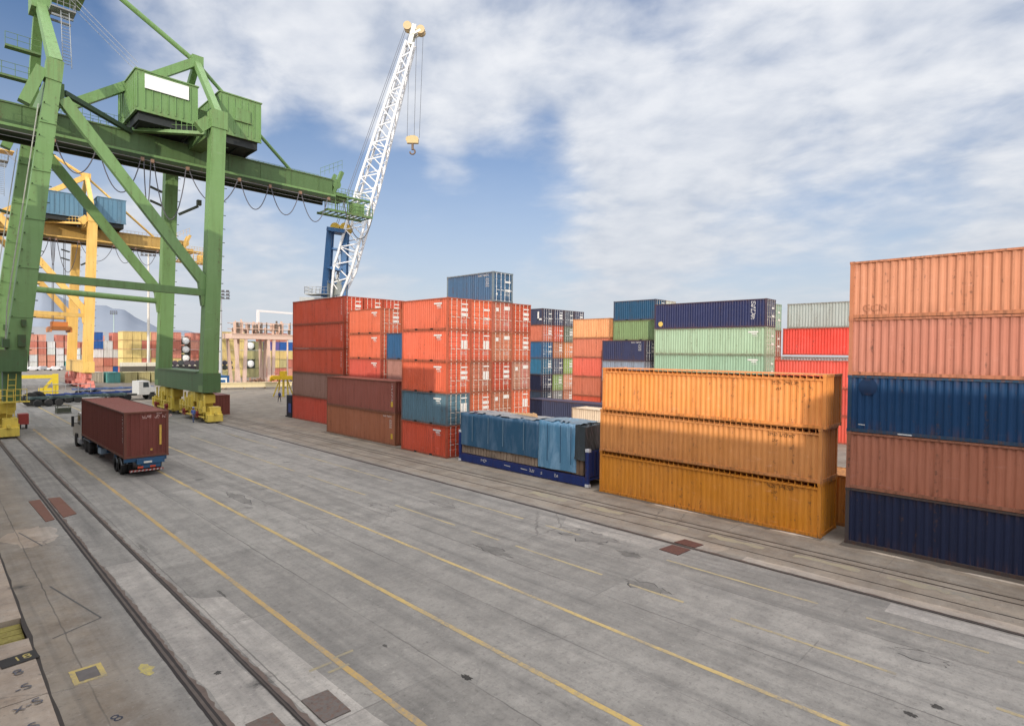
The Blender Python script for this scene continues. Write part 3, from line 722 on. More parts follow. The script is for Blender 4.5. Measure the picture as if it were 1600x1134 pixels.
for j, (nm, c) in enumerate([('rust red',BROWNRED),('rust',(.38,.11,.06,1)),('black navy',(.02,.025,.05,1)),('brown red',(.36,.10,.055,1)),('grey green',(.18,.24,.22,1))]):
    container(75.7, 60.0, j*2.53, 6.058, 2.53, c, f'{nm} container, {TIER[j] if j < 4 else "topmost"} in the narrow column by the multicoloured block', 'containers of the narrow column', door=True, lab='a', W=2.44, pockets=False)
for j, (nm, c) in enumerate([('red',RED),('red brown',(.47,.13,.07,1)),('coral',(.62,.115,.07,1)),('dark coral',(.55,.16,.085,1)),('peach orange',(.72,.32,.13,1))]):
    container(62, 43.2, j*2.57, 6.058, 2.57, c, f'{nm} container, {TIER[j] if j < 4 else "topmost"} in the orange and red column left of the green one', 'containers of the orange and red column', W=2.44, pockets=False)
for k in range(2):
    for j in range(6):
        nm, c = [('grey',(.3,.3,.3,1)),('navy',NAVY),('grey',(.25,.27,.28,1)),('blue',(.02,.09,.2,1)),('leaf green',(.18,.26,.11,1)),('deep blue',(.008,.06,.125,1))][j] if k == 0 else [('red',RED),('grey',(.3,.3,.3,1)),('navy',NAVY),('brown',BROWNRED),('navy',NAVY),('cream white',(.62,.58,.48,1))][j]
        container(61.7+2.46*k, 36.4, j*2.48, 6.058, 2.48, c, f'{nm} container, {TIER[j] if j < 5 else "topmost"} in the {"front" if k == 0 else "back"} column of the blue over green stack', 'containers of the blue over green stack', door=True, lab='b' if k == 0 else 'a', W=2.42, pockets=(k == 0))
for j, (nm, c) in enumerate([('grey',(.3,.31,.33,1)),('navy',NAVY),('blue grey',(.22,.26,.32,1)),('dark navy',(.025,.03,.08,1))]):
    container(58.3, 35.65, j*2.46, 6.058, 2.46, c, f'{nm} container, {TIER[j] if j < 3 else "topmost"} in the short navy stack rising behind the orange one', 'containers of the short navy stack', door=True, mark='codes' if j == 3 else None, lab='a', W=2.42, bar=(.75,.74,.72,1), pockets=False)
MINT = (.26,.39,.265,1)
for k in range(2):
    for j in range(5):
        nm, c = [('grey green',(.28,.36,.30,1)),('mint',MINT),('mint green',MINT),('pale mint green',(.32,.44,.29,1)),('navy blue',(.018,.024,.08,1))][j] if k == 0 else [('brown',BROWNRED),('grey',(.3,.3,.3,1)),('red',RED),('dark brown',(.25,.10,.06,1)),('sea green',(.25,.42,.30,1))][j]
        t = container(57+2.46*k, 21.55+.3*k, j*(2.75 if k == 0 else 2.69), 12.19, 2.75 if k == 0 else 2.69, c, f'{nm} long container, {TIER[j] if j < 4 else "topmost"} in the {"front" if k == 0 else "back"} row of the mint green stack', 'long containers of the mint green stack', door=True, mark=('bigvert' if j == 4 else 'logo') if k == 0 else None, lab='d', W=2.42, pockets=False, bar=(.62,.58,.5,1))
        if k == 0 and j == 4:
            m = MB(); m.tube((-1.21+.03, 6.095-.75, .55), (-1.21+.036, 6.095-.75, .55), .28, 14); m.build('yellow_disc', M_MARK, t, (.7,.5,.12,1))
for j, (nm, c) in enumerate([('red',RED),('red',RED),('grey',(.3,.3,.3,1)),('vivid red',(.62,.055,.035,1)),('light grey',(.33,.36,.33,1))]):
    z = [0, 2.6, 5.2, 8.3, 11.05][j]; H_ = [2.6, 2.6, 2.9, 2.75, 2.55][j]
    container(63, 21.7-12.19-(.0 if j == 4 else -.4), z, 12.19, H_, c, f'{nm} long container, {TIER[j] if j < 4 else "topmost"} in the light grey topped stack by the salmon one', 'long containers of the light grey topped stack', W=2.44, pockets=False)
for j, (nm, c) in enumerate([('red',(.52,.07,.04,1)),('dark red',(.50,.06,.04,1)),('bright coral red',(.66,.085,.055,1))]):
    container(60.2, 21.9-12.19, j*2.6, 12.19, 2.6, c, f'{nm} container, {TIER[j] if j < 2 else "topmost"} in the low red row before the light grey stack', 'containers of the low red row', W=2.44, pockets=False, mark=None)
container(31.1, 7.2, 0, 6.058, 2.47, (.60,.25,.05,1), 'orange container half hidden in the gap between the orange and salmon stacks', 'low containers behind the tarps', W=2.40)
container(51, 35.2, 0, 12.19, 2.75, (.035,.042,.085,1), 'single low navy container with a dusty grey roof behind the blue tarps', 'low containers behind the tarps', W=2.44, pockets=False)
container(47.0, 31.3, 0, 6.058, 2.62, (.62,.50,.36,1), 'cream beige container peeking out between the tarps and the orange stack', 'low containers behind the tarps', W=2.44, door=False)

# ------------------------------------------------------------------ quay cranes
def railing(mb, p, q, h=1.05, step=1.5, r=.025):
    p = Vector(p); q = Vector(q); n = max(1, round((q-p).length/step)); zz = Vector((0,0,1))
    for i in range(n+1):
        a = p.lerp(q, i/n); mb.tube(a, a+zz*h, r, 5)
    for k in (.5, 1.0): mb.tube(p+zz*h*k, q+zz*h*k, r, 5)
def catenary(a, b, sag, n=14):
    a = Vector(a); b = Vector(b)
    return [a.lerp(b, i/n) + Vector((0,0,-sag*(1-(2*i/n-1)**2)**.9)) for i in range(n+1)]
def ladder(mb, p, q, w=.45, step=.4, r=.025, side=(1,0,0)):
    p = Vector(p); q = Vector(q); s_ = Vector(side)*w/2
    mb.tube(p-s_, q-s_, r, 5); mb.tube(p+s_, q+s_, r, 5)
    n = int((q-p).length/step)
    for i in range(1, n): a = p.lerp(q, i/n); mb.tube(a-s_, a+s_, r*.8, 4)
def bogie(parent, cx, y0, y1, dirn, col, wheelcol, x_w=1.3):
    """wheel carriage along the rail from y0 to y1; dirn = -1 when the bumper is at y0"""
    L = y1-y0; yc = (y0+y1)/2
    b = MB()
    b.beam((cx, y0+L*.18, 2.6), (cx, y1-L*.18, 2.6), x_w*.75, .95)
    for y in (y0+L*.27, y1-L*.27): b.beam((cx, y, 3.2), (cx, y, 1.4), x_w*.8, .9, (0,1,0), x_w*.6, .6)
    b.box(cx-x_w*.62, yc-.8, 2.2, cx+x_w*.62, yc+.8, 3.38)
    for k in range(4): b.box(cx-x_w*.60, y0+L*(.12+.235*k), .35, cx-x_w*.48, y0+L*(.12+.235*k)+.16, 3.1)
    rd = random.Random(int(cx*10+y0))
    for k in range(9):
        yy = y0+.8+k*(L-1.6)/8; hh = rd.uniform(.5, 1.9); zz = rd.uniform(.5, 1.3); ww = rd.uniform(.12, .5)
        b.box(cx-x_w*.78, yy-ww/2, zz, cx-x_w*.55, yy+ww/2, zz+hh)
    b.box(cx-x_w*.80, y0+.6, 1.55, cx-x_w*.74, y1-.6, 1.63); b.box(cx-x_w*.80, y0+.6, .62, cx-x_w*.66, y1-.6, .74)
    b.build('equalizer_beam', M_STEEL, parent, col)
    for y in (y0+L*.27, y1-L*.27):
        t_ = MB(); hl = L*.20
        t_.box(cx-x_w*.55, y-hl, .42, cx-x_w*.36, y+hl, 1.15); t_.box(cx+x_w*.36, y-hl, .42, cx+x_w*.55, y+hl, 1.15)
        t_.box(cx-x_w*.5, y-.35, 1.0, cx+x_w*.5, y+.35, 1.7); t_.box(cx-x_w*.58, y-hl-.12, .5, cx+x_w*.58, y-hl, 1.25); t_.box(cx-x_w*.58, y+hl, .5, cx+x_w*.58, y+hl+.12, 1.25)
        o = t_.build('wheel_truck', M_STEEL, parent, tuple(c*.85 for c in col[:3])+(1,))
        for yy in (y-hl*.55, y+hl*.55):
            w = MB(); w.wheel((cx, yy, .40), .40, .22, 'x'); w.build('wheel', M_DARK, o, wheelcol)
        mt = MB(); mt.tube((cx-x_w*.62, y-.1, 1.0), (cx-x_w*.95, y-.1, 1.0), .26, 10); mt.box(cx-x_w*.9, y-.5, .55, cx-x_w*.6, y+.3, .8)
        mt.build('drive_motor', M_STEEL, o, (.22,.035,.03,1))
    e = MB(); ye = y0 if dirn < 0 else y1; s_ = dirn
    e.box(cx-x_w*.55, min(ye, ye-s_*1.1), .18, cx+x_w*.55, max(ye, ye-s_*1.1), .95); e.box(cx-x_w*.3, min(ye-s_*.5, ye-s_*1.5), .95, cx+x_w*.5, max(ye-s_*.5, ye-s_*1.5), 1.75)
    e.tube((cx, ye-s_*.2, 1.1), (cx, ye+s_*.18, 1.1), .17, 10)
    e.build('end_bumper', M_STEEL, parent, tuple(min(.8,c*1.1) for c in col[:3])+(1,))
def quay_crane(label, yo, col, dark, house, bog, group, board=True, node=None):
    """ship to shore crane; yo moves the whole crane along the quay (front legs at y = 70.5 + yo)"""
    t = thing('quay_crane', label, 'crane', (14.5, 79+yo, 0), 0, group)
    def B(name, mb, mat=M_STEEL, c=col, parent=t):
        o = mb.build(name, mat, parent, c)
        if parent is t: o.location = (-14.5, -79-yo, 0)
        return o
    y0, y1, yc = 70.5+yo, 88.0+yo, 79.2+yo
    for y in (y0, y1):
        leg = MB(); leg.beam((5.85, y, 6.4), (8.8, y, 33.9), 1.7, 1.4, (0,1,0), 1.15, 1.2); leg.beam((8.72, y, 33.6), (8.9, y, 35.6), 1.3, 1.4, (0,1,0))
        leg.beam((7.9, y, 34.6), (6.6, y, 31.0), .9, 1.0, (0,1,0))
        for k in range(5):
            z = 11+k*4.6; x = 5.85+(z-6.4)*2.95/27.5; w_ = .86-(z-6.4)*.0098; leg.box(x-w_, y-.72, z, x+w_, y+.72, z+.10)
        B('waterside_leg', leg)
        cl = MB(); cl.box(4.6, y-1.15, 6.0, 6.66, y+1.15, 8.0); cl.box(5.0, y-.75, 3.3, 6.3, y+.75, 6.0); B('leg_foot', cl, c=dark)
        for xx, zz, ww, hh in ((6.3, 8.3, .55, 1.1), (5.2, 8.2, .5, .8), (6.45, 10.2, .35, .6)): B('control_box', MB().box(xx-ww/2, y-1.15, zz, xx+ww/2, y-.72, zz+hh), M_STEEL, tuple(c*.7 for c in dark[:3])+(1,))
        B('conduit', MB().path([(5.15, y-.8, 8), (5.3, y-.8, 12), (7.6, y-.66, 31)], .05, 5), M_DARK, (.35,.36,.30,1))
        leg = MB(); leg.beam((22.55, y, 3.4), (23.5, y, 33.3), 1.65, 1.4, (0,1,0), 1.5, 1.4); leg.box(22.7, y-.8, 33.2, 24.4, y+.8, 35.2)
        leg.beam((22.6, y, 33.9), (21.5, y, 32.9), 1.2, .8, (0,1,0)); B('landside_leg', leg)
        d = MB(); d.beam((9.5, y, 32.2), (22.25, y, 15.6), 1.05, .7, (0,1,0)); d.beam((22.25, y, 15.9), (22.6, y, 13.2), 1.5, .75, (0,1,0)); B('diagonal_brace', d)
        tb = MB()
        if y == y0: tb.beam((6.9, y, 14.95), (22.2, y, 14.6), .8, .75)
        else: tb.tube((6.9, y, 15.2), (22.2, y, 14.6), .36, 12)
        B('tie_beam', tb, c=tuple(c*.8 for c in col[:3])+(1,))
        st = MB()      # rungs up the legs
        for k in range(16):
            z = 8+k*1.55; x = 5.85+(z-6.4)*2.95/27.5; hw_ = .85-(z-6.4)*.01
            st.tube((x-hw_+.1, y-.6, z), (x-hw_+.1, y-.95, z), .05, 5); st.tube((x+hw_-.1, y-.6, z), (x+hw_+.2, y-.6, z), .05, 5)
            x2 = 22.55+(z-3.4)/30; st.tube((x2+.7, y-.6, z), (x2+1.02, y-.6, z), .045, 5)
        B('climbing_pegs', st, M_DARK, tuple(c*.3 for c in col[:3])+(1,))
    sb = MB(); sb.box(4.9, y0+1.2, 5.9, 6.5, y1-1.2, 7.7); B('sill_beam', sb, c=dark)
    sb = MB(); sb.box(21.75, y0-.85, 3.35, 23.65, y1+.85, 5.55); sb.box(21.6, y0+1, 5.56, 23.8, y1-1, 5.7); B('sill_beam', sb, c=dark)
    for x in (9.0, 23.4):
        cb = MB(); cb.box(x-.75, y0+.82, 32.4, x+.75, y1-.82, 34.0); B('cross_beam', cb, c=tuple(c*.8 for c in col[:3])+(1,))
    # bridge girder with its rusty trolley rails
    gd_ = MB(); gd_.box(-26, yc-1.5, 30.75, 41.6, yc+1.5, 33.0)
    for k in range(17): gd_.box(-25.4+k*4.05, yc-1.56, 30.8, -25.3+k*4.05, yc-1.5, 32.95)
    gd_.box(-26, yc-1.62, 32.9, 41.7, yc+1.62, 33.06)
    B('bridge_girder', gd_, c=tuple(c*.55 for c in col[:3])+(1,))  # girder paint darkened, shade under the houses put into the colour
    gs_ = MB(); gs_.box(-26, yc-2.12, 30.46, 41.8, yc-2.05, 30.74); B('flange', gs_, c=col)
    fl = MB(); fl.box(-26, yc-2.05, 30.45, 41.8, yc+2.05, 30.72); fl.box(-26, yc-2.1, 29.95, 41.8, yc-1.75, 30.45); fl.box(-26, yc+1.75, 29.95, 41.8, yc+2.1, 30.45)
    B('trolley_rail', fl, M_FRAME, tuple(c*.16 for c in col[:3])+(1,))
    # A frame over the waterside legs
    for y in (y0, y1):
        af = MB(); af.beam((8.95, y, 35.4), (8.75, yc+(-.7 if y == y0 else .7), 44.2), 1.15, 1.0, (1,0,0), .8, .8); B('frame_mast', af)
    ap = MB(); ap.box(7.95, yc-1.3, 43.6, 9.6, yc+1.3, 45.4); ap.box(9.3, yc-2.4, 45.6, 12.3, yc+.8, 45.8); B('mast_head', ap)
    pf = MB(); pf.box(9.3, yc-3.2, 43.4, 11.4, yc-1.0, 43.55); railing(pf, (9.3,yc-3.2,43.55), (11.4,yc-3.2,43.55), 1.1, .5); railing(pf, (11.4,yc-3.2,43.55), (11.4,yc-1,43.55), 1.1, .5)
    pf.box(9.4, yc-3.0, 42.6, 11.2, yc-2.8, 42.8); pf.box(9.4, yc-1.6, 42.6, 11.2, yc-1.4, 42.8); B('mast_platform', pf, M_DARK, (.25,.26,.26,1))
    la = MB(); ladder(la, (10.1, y0+1.6, 36), (10.5, yc-2.9, 43.4), .7, .45, .04); B('mast_ladder', la, M_DARK, (.30,.32,.33,1))
    for z, l in ((36.2, 2.6), (33.4, 9.5)):
        wk = MB(); wk.box(8.0-l, y0+1.0, z, 8.0, y0+1.8, z+.2); railing(wk, (8.0-l, y0+1.0, z+.2), (8.0, y0+1.0, z+.2), 1.1, 1.0); B('walkway', wk, c=tuple(c*.6 for c in col[:3])+(1,))
    # node carrying the backstays
    nd = Vector((24.0, yc, 43.9))
    n_ = MB(); n_.cbox(nd, (1.3, 1.0, 1.5)); B('stay_node', n_)
    for nm, a, b_, w in (('stay_beam', (10.6, yc, 34.2), nd+Vector((-.5,0,-.2)), .95), ('back_stay', nd, (36.4, yc, 33.1), .42), ('back_stay', nd, (8.6, yc, 52.5), .55)):
        m = MB(); (m.beam(a, b_, w, w) if nm == 'stay_beam' else m.tube(a, b_, w*.55, 10)); B(nm, m)
    for y in (y0, y1):
        m = MB(); m.beam(nd, (23.6, y, 35.1), .7, .7); B('node_strut', m)
    for k in range(3):
        m = MB(); m.tube((16.9+k*.3, yc-3.5+k*1.4, 40.2), (-6, yc-1.5+k, 60), .03, 5); B('hoist_rope', m, M_ROPE, (.35,.36,.38,1))
    # machinery houses
    def hs(x0, x1, z0, z1):
        h = MB(); ya, yb = 74.0+yo, 82.0+yo
        h.box(x0, ya, z0, x1, yb, z1)
        n = int((x1-x0)/.72)
        for k in range(n+1):
            x = x0+.06+k*(x1-x0-.12)/n; h.box(x-.05, ya-.09, z0+.15, x+.05, ya, z1-.25)
        for k in range(9):
            y = ya+.1+k*(yb-ya-.2)/8; h.box(x0-.08, y-.05, z0+.15, x0, y+.05, z1-.25)
        h.box(x0-.12, ya-.12, z1, x1+.12, yb+.12, z1+.14); h.box(x0-.06, ya-.06, z0-.22, x1+.06, ya+.2, z0); h.box(x0-.06, ya+.2, z0-.22, x0+.2, yb, z0)
        o = B('machinery_house', h, c=house)
        u = MB(); u.box(x0+.3, ya+.4, z0-1.1, x1-.3, yb-.2, z0-.02)
        for x in (x0+.6, (x0+x1)/2, x1-.6): u.beam((x, ya+.5, z0-1.0), (x, yc-1.4, 33.2), .22, .22)
        u.build('under_frame', M_DARK, o, (.035,.04,.04,1))
        return o
    h1 = hs(16.35, 22.55, 34.55, 38.75)
    h2 = hs(25.0, 29.85, 34.45, 39.1)
    cn = MB(); cn.box(22.6, 76.4+yo, 34.6, 24.95, 81+yo, 37.2); B('connecting_house', cn, c=tuple(c*.75 for c in house[:3])+(1,))
    if board:
        m = MB(); m.box(17.15, 73.80+yo, 36.9, 21.55, 73.90+yo, 38.45); m.build('name_board', M_MARK, h1, (.84,.84,.82,1))
        m = MB(); m.box(26.7, 73.82+yo, 36.3, 28.5, 73.90+yo, 37.75); m.box(26.6, 73.76+yo, 36.15, 28.6, 73.90+yo, 36.28); m.build('hatch', M_STEEL, h2, tuple(c*.95 for c in house[:3])+(1,))
    wk = MB(); wk.beam((16.9, 77.6+yo, 33.2), (23.2, 71.9+yo, 33.0), .7, .35); railing(wk, (16.7, 77.3+yo, 33.4), (23.0, 71.7+yo, 33.2), 1.1, .62, .03); B('walkway', wk)
    for xa, xb, yy, hh in ((10, 16.5, yc-1.5, 1.3), (10, 16.5, yc+1.5, 1.3), (30, 41, yc+1.5, 1.1)):
        wk = MB(); railing(wk, (xa, yy, 33.06), (xb, yy, 33.06), hh, .75, .026); B('girder_railing', wk, M_DARK, tuple(c*.8 for c in col[:3])+(1,))
    m = MB(); m.beam((9.7, y0+.9, 33.2), (16.6, y0+7, 32.9), .5, .45); B('access_stair', m, M_DARK, (.06,.10,.06,1))
    # rear end: sheave gear and maintenance platform
    m = MB(); m.box(41.6, yc-1.4, 30.4, 44, yc+1.4, 31.4); m.beam((41.8, yc-1.2, 31), (43.4, yc-1.0, 34.6), .5, .5); m.beam((41.8, yc+1.2, 31), (43.4, yc+1.0, 34.6), .5, .5); m.tube((42.4, yc-1.3, 32.6), (42.4, yc+1.3, 32.6), .7, 14)
    railing(m, (39.8, yc-1.4, 33.06), (43.2, yc-1.4, 35.0), 1.2, .8); B('girder_end', m, c=tuple(c*.75 for c in col[:3])+(1,))
    pl = MB(); xe = 47.9
    for y in (yc-2.2, yc+1.0): pl.box(40.6, y, 28.3, xe, y+.25, 28.62)
    for k in range(9): pl.box(40.7+k*.88, yc-1.95, 28.4, 40.85+k*.88, yc+1.0, 28.56)
    pl.box(40.6, yc-2.0, 28.6, xe, yc-1.0, 28.66); pl.box(41.6, yc-1.9, 30.75, xe-.3, yc-1.55, 31.0); pl.box(41.6, yc+.8, 30.75, xe-.3, yc+1.1, 31.0)
    for k in range(7): pl.box(41.7+k*.98, yc-1.6, 30.8, 41.82+k*.98, yc+.9, 30.95)
    railing(pl, (40.6, yc-2.15, 28.6), (xe, yc-2.15, 28.6), 1.15, .6, .035); railing(pl, (xe-.05, yc-2.15, 28.6), (xe-.05, yc+1.2, 28.6), 1.15, .6, .035); railing(pl, (41.8, yc-1.8, 31.0), (xe-.4, yc-1.8, 31.0), .95, .6, .03)
    for x in (41.8, 43.8, 45.8, 47.5): pl.tube((x, yc-2.05, 28.5), (x, yc-2.05, 30.9), .06, 6); pl.tube((x, yc+1.05, 28.5), (x, yc+1.05, 30.9), .06, 6)
    o = B('rear_platform', pl, c=tuple(c*.72 for c in col[:3])+(1,))
    m = MB(); m.box(44.9, yc-2.0, 28.7, 46.6, yc-.6, 30.2); m.build('platform_cabin', M_STEEL, o, col)
    # cable loops under the girder
    xs = [9.6, 13.4, 17.6, 18.6, 22.3, 28.3, 32.2, 36.4, 40.6]; sags = [3.0, 4.2, 5.2, 6.4, 3.6, 3.4, 3.4, 3.6, 3.6]
    for k in range(8):
        m = MB(); m.path(catenary((xs[k]+.15, yc-2.3, 29.9), (xs[k+1]-.15, yc-2.3, 29.9), sags[k]), .06, 5); B('festoon_cable', m, M_RUBBER, (.12,.115,.13,1))
    m = MB(); m.path(catenary((42.9, yc-2.3, 30.2), (47.7, yc-2.3, 28.2), 4.2), .07, 5); B('festoon_cable', m, M_RUBBER, (.10,.10,.10,1))
    for x in xs: B('festoon_trolley', MB().box(x-.16, yc-2.5, 29.7, x+.16, yc-2.1, 30.1), M_FRAME, (.25,.15,.10,1))
    m = MB(); m.tube((-10, yc-2.35, 30.0), (41, yc-2.35, 29.75), .035, 5); m.tube((-10, yc-2.6, 29.4), (41, yc-2.6, 29.1), .02, 5); B('messenger_wire', m, M_ROPE, (.2,.2,.21,1))
    # lamp brackets on the rear landside leg
    for z in (29.0, 27.2): B('lamp_bracket', MB().beam((22.2, y1-.8, z), (20.7, y1-1.4, z+.3), .25, .25), M_DARK, (.10,.12,.09,1))
    m = MB(); m.beam((24.2, y1-.8, 26.4), (26.4, y1-1.6, 27.8), .3, .3); m.box(26.2, y1-2.0, 27.9, 26.7, y1-1.4, 28.6); B('lamp_bracket', m, M_DARK, (.10,.12,.09,1))
    for x, xw in ((5.3, 1.35), (22.75, 1.45)):
        bogie_parent = t
        for ya, yb, dn in ((68.6+yo, 78.2+yo, -1), (80.2+yo, 90.2+yo, 1)):
            bt = bpy.data.objects.new('wheel_bogie', None); COL.objects.link(bt); bt.parent = t; bt.location = (-14.5, -79-yo, 0)
            bogie_flat(bt, x, ya, yb, dn, bog, xw)
    la = MB(); ladder(la, (5.4, y0-1.3, .6), (5.6, y0-1.3, 5.8), .55, .5, .035); railing(la, (4.7, y0-1.5, 3.3), (6.6, y0-1.5, 3.3), 1.1, .5, .03); la.box(4.6, y0-1.6, 3.2, 6.8, y0-1.2, 3.32)
    B('access_ladder', la, c=bog)
    return t
def bogie_flat(parent, cx, y0, y1, dn, col, xw):
    bogie(parent, cx, y0, y1, dn, col, (.07,.065,.06,1), xw)
CG = (.148,.262,.092,1); CGD = (.075,.145,.055,1)
quay_crane('big green quay crane with two ribbed machinery houses and a blank white board', 0, CG, CGD, (.145,.258,.09,1), (.62,.48,.075,1), None)
quay_crane('yellow quay crane with light blue machinery houses, seen between the green crane legs', 69.5, (.74,.46,.12,1), (.72,.47,.13,1), (.10,.205,.29,1), (.62,.22,.17,1), None, board=False)

# ------------------------------------------------------------------ harbour crane with the white lattice boom
O = Vector((48.2, 87.0, 0)); ur = Vector((.700, -.714, 0)); uf = Vector((.714, .700, 0))
def W(u, z, w=0): return O + ur*u + uf*w + Vector((0,0,z))
mh = thing('harbour_crane', 'mobile harbour crane with a white lattice boom rising behind the red stacks', 'crane', tuple(O))
def HB(name, mb, mat, c, parent=mh):
    o = mb.build(name, mat, parent, c)
    if parent is mh: o.location = -O
    return o
bm = MB(); secs = []
p0, p1 = Vector((-.9, 16.2)), Vector((11.2, 58.6)); axis = (p1-p0).normalized(); perp = Vector((axis.y, -axis.x))
nseg = 30
def half(t):
    return (.7+1.0*t/.15) if t < .15 else (1.55 if t < .45 else 1.55-(t-.45)/.55*.85)
for i in range(nseg+1):
    t_ = i/nseg; c_ = p0.lerp(p1, t_); h_ = half(t_)*.92; hw = half(t_)*.8
    secs.append([W(c_.x+perp.x*s_*h_, c_.y+perp.y*s_*h_, d_*hw) for s_, d_ in ((-1,-1),(1,-1),(1,1),(-1,1))])
for i in range(nseg):
    a, b_ = secs[i], secs[i+1]
    for k in range(4):
        bm.tube(a[k], b_[k], .21, 6, caps=False)
        j = (k+1) % 4
        bm.tube(*((a[k], b_[j]) if i % 2 == 0 else (a[j], b_[k])), .105, 5, caps=False)
        if i % 6 == 0: bm.tube(a[k], a[j], .08, 5, caps=False)
HB('lattice_boom', bm, M_PLAIN, (.80,.80,.80,1))
hd = MB(); c_ = W(11.5, 59.6)
for s_ in (-1, 1): hd.beam(W(11.15, 58.2, s_*.6), W(11.9, 61.4, s_*.6), .2, .7); hd.beam(W(11.2, 59.6, s_*.6), W(12.9, 60.5, s_*.6), .2, .35)
hd.cbox(W(11.6, 60.6), (.9, .9, .5)); HB('boom_head', hd, M_PLAIN, (.72,.70,.62,1))
for u_, z_ in ((10.75, 61.2), (12.9, 60.6)):
    for w_ in (-.55, .45):
        s_ = MB(); s_.tube(W(u_, z_, w_-.14), W(u_, z_, w_+.14), .68, 18); HB('sheave', s_, M_PLAIN, (.52,.38,.20,1))
tw = MB()
for w_ in (-.5, .5):
    tw.beam(W(-2.5, 17.0, w_), W(-1.75, 28.0, w_), .35, 1.15, ur, .35, .85)
    tw.beam(W(.35, 16.5, w_), W(.75, 27.6, w_), .35, 1.15, ur, .35, .8)
tw.beam(W(-1.9, 21.8), W(.4, 21.4), 2.6, .4); tw.beam(W(-1.9, 28.0), W(1.0, 27.6), 3.2, .6)
tw.beam(W(-2.1, 19.5), W(.45, 19.2), 1.6, .3); tw.beam(W(-1.75, 25), W(.6, 24.7), 1.2, .3)
HB('tower', tw, M_STEEL, (.04,.13,.29,1))
for u_ in (-.7, .9):
    s_ = MB(); s_.tube(W(u_, 28.3, -1.2), W(u_, 28.3, 1.0), .75, 16); HB('tower_sheave', s_, M_PLAIN, (.55,.36,.05,1))
pd = MB()
pd.tube(W(-.6, 5.0), W(-.6, 14.5), 2.1, 20); pd.beam(W(-6, 15.6), W(2.6, 15.6), 4.6, 2.4); HB('slewing_deck', pd, M_PLAIN, (.42,.43,.42,1))
mg = MB(); mg.cbox(W(-.1, 18.6), (1.6, 1.6, 2.6)); mg.cbox(W(-1.9, 18.2), (1.2,1.2,3.0)); HB('winch_house', mg, M_PLAIN, (.30,.32,.30,1))
pt = MB(); pt.beam(W(-5.4, 17.4), W(-1.6, 17.4), 3.4, .15)
for w_ in (-1.7, 1.7): railing(pt, W(-5.4, 17.45, w_), W(-1.6, 17.45, w_), 1.1, .6, .04)
railing(pt, W(-5.4, 17.45, -1.7), W(-5.4, 17.45, 1.7), 1.1, .6, .04); HB('service_platform', pt, M_DARK, (.45,.46,.45,1))
ch = MB(); ch.beam(W(-3, 3.2), W(13, 3.2), 5.5, 2.0); ch.beam(W(0, 2.0, -5), W(0, 2.0, 5), .9, .9); ch.beam(W(11, 2.0, -5), W(11, 2.0, 5), .9, .9); HB('chassis', ch, M_STEEL, (.05,.12,.25,1))
for u_ in (-2,.5,3,7,9.5,12):
    for w_ in (-2.2, 2.2):
        m = MB(); m.tube(W(u_, .8, w_-.3), W(u_, .8, w_+.3), .8, 16); HB('wheel', m, M_RUBBER, (.03,.03,.03,1))
for u0, z0, u1, z1, w_ in ((-.7, 28.9, 10.6, 61.6, -.5), (-.7, 28.9, 10.6, 61.6, .3), (.5, 28.9, 10.9, 59.8, -.3), (.9, 28.9, 11.0, 58.0, .5)):
    m = MB(); m.tube(W(u0, z0, w_), W(u1, z1, w_), .045, 5); HB('pendant_rope', m, M_ROPE, (.16,.17,.20,1))
hk = thing('hook_block', 'small yellow hook block hanging below the white lattice boom', 'hook block', tuple(W(11.6, 41)))
ho = -W(11.6, 41)
m = MB()
for s_ in (-.55, .55):
    m.tube(W(11.6+s_, 43.0, -.25), W(11.6+s_, 43.0, .25), .5, 16)
m.beam(W(10.75, 42.6), W(12.6, 42.6), .6, .5); m.beam(W(11.65, 42.4), W(11.65, 43.6), .5, .9, ur)
o = m.build('sheave_housing', M_PLAIN, hk, (.50,.37,.17,1)); o.location = ho
m = MB(); m.tube(W(11.65, 42.3), W(11.65, 41.3), .20, 10)
pts = [W(11.65+.42*math.sin(a), 41.0+.42*math.cos(a)) for a in [i*math.pi/8 for i in range(0, 13)]]
m.path(pts, .13, 8); o = m.build('hook', M_DARK, hk, (.18,.12,.08,1)); o.location = ho
for u_, ut, zt in ((10.75, 11.0, 60.5), (12.75, 13.25, 60.3), (11.9, 12.2, 60.3)):
    m = MB(); m.tube(W(u_, 43.3), W(ut, zt), .04, 5); o = m.build('hoist_rope', M_ROPE, hk, (.14,.15,.17,1)); o.location = ho

# ------------------------------------------------------------------ flat rack with tarpaulined cargo
fr = thing('flat_rack', 'dark blue flat rack on the quay carrying the blue tarpaulined crates', 'flat rack', (29.6, 27.3, 0))
FB = (.012,.028,.13,1)
m = MB(); m.box(-1.2,-6.09,.05,-1.05,6.09,.62); m.box(1.05,-6.09,.05,1.2,6.09,.62); m.box(-1.05,-6.05,.42,1.05,6.05,.55)
for k in range(12): m.box(-1.215,-5.7+k*1.03,.1,-1.2,-5.62+k*1.03,.6)
m.build('base_frame', M_BOX, fr, FB)
for s_, nm in ((-1, 'end_wall'), (1, 'end_wall')):
    m = MB(); y = s_*5.98
    m.box(-1.22,y-.12,.62,-.98,y+.12,2.35); m.box(.98,y-.12,.62,1.22,y+.12,2.35); m.box(-.98,y-.05,.62,.98,y+.05,2.2)
    for x in (-.6,-.2,.2,.6): m.box(x-.05,y-.09,.62,x+.05,y+.09,2.2)
    o = m.build(nm, M_BOX, fr, FB)
    c = MB()
    for x in (-1.1, 1.1):
        for z in (.12, 2.28): c.box(x-.13,y-.13,z-.09,x+.13,y+.13,z+.09)
    c.build('corner_casting', M_PLAIN, o, (.6,.6,.6,1))
m = MB()
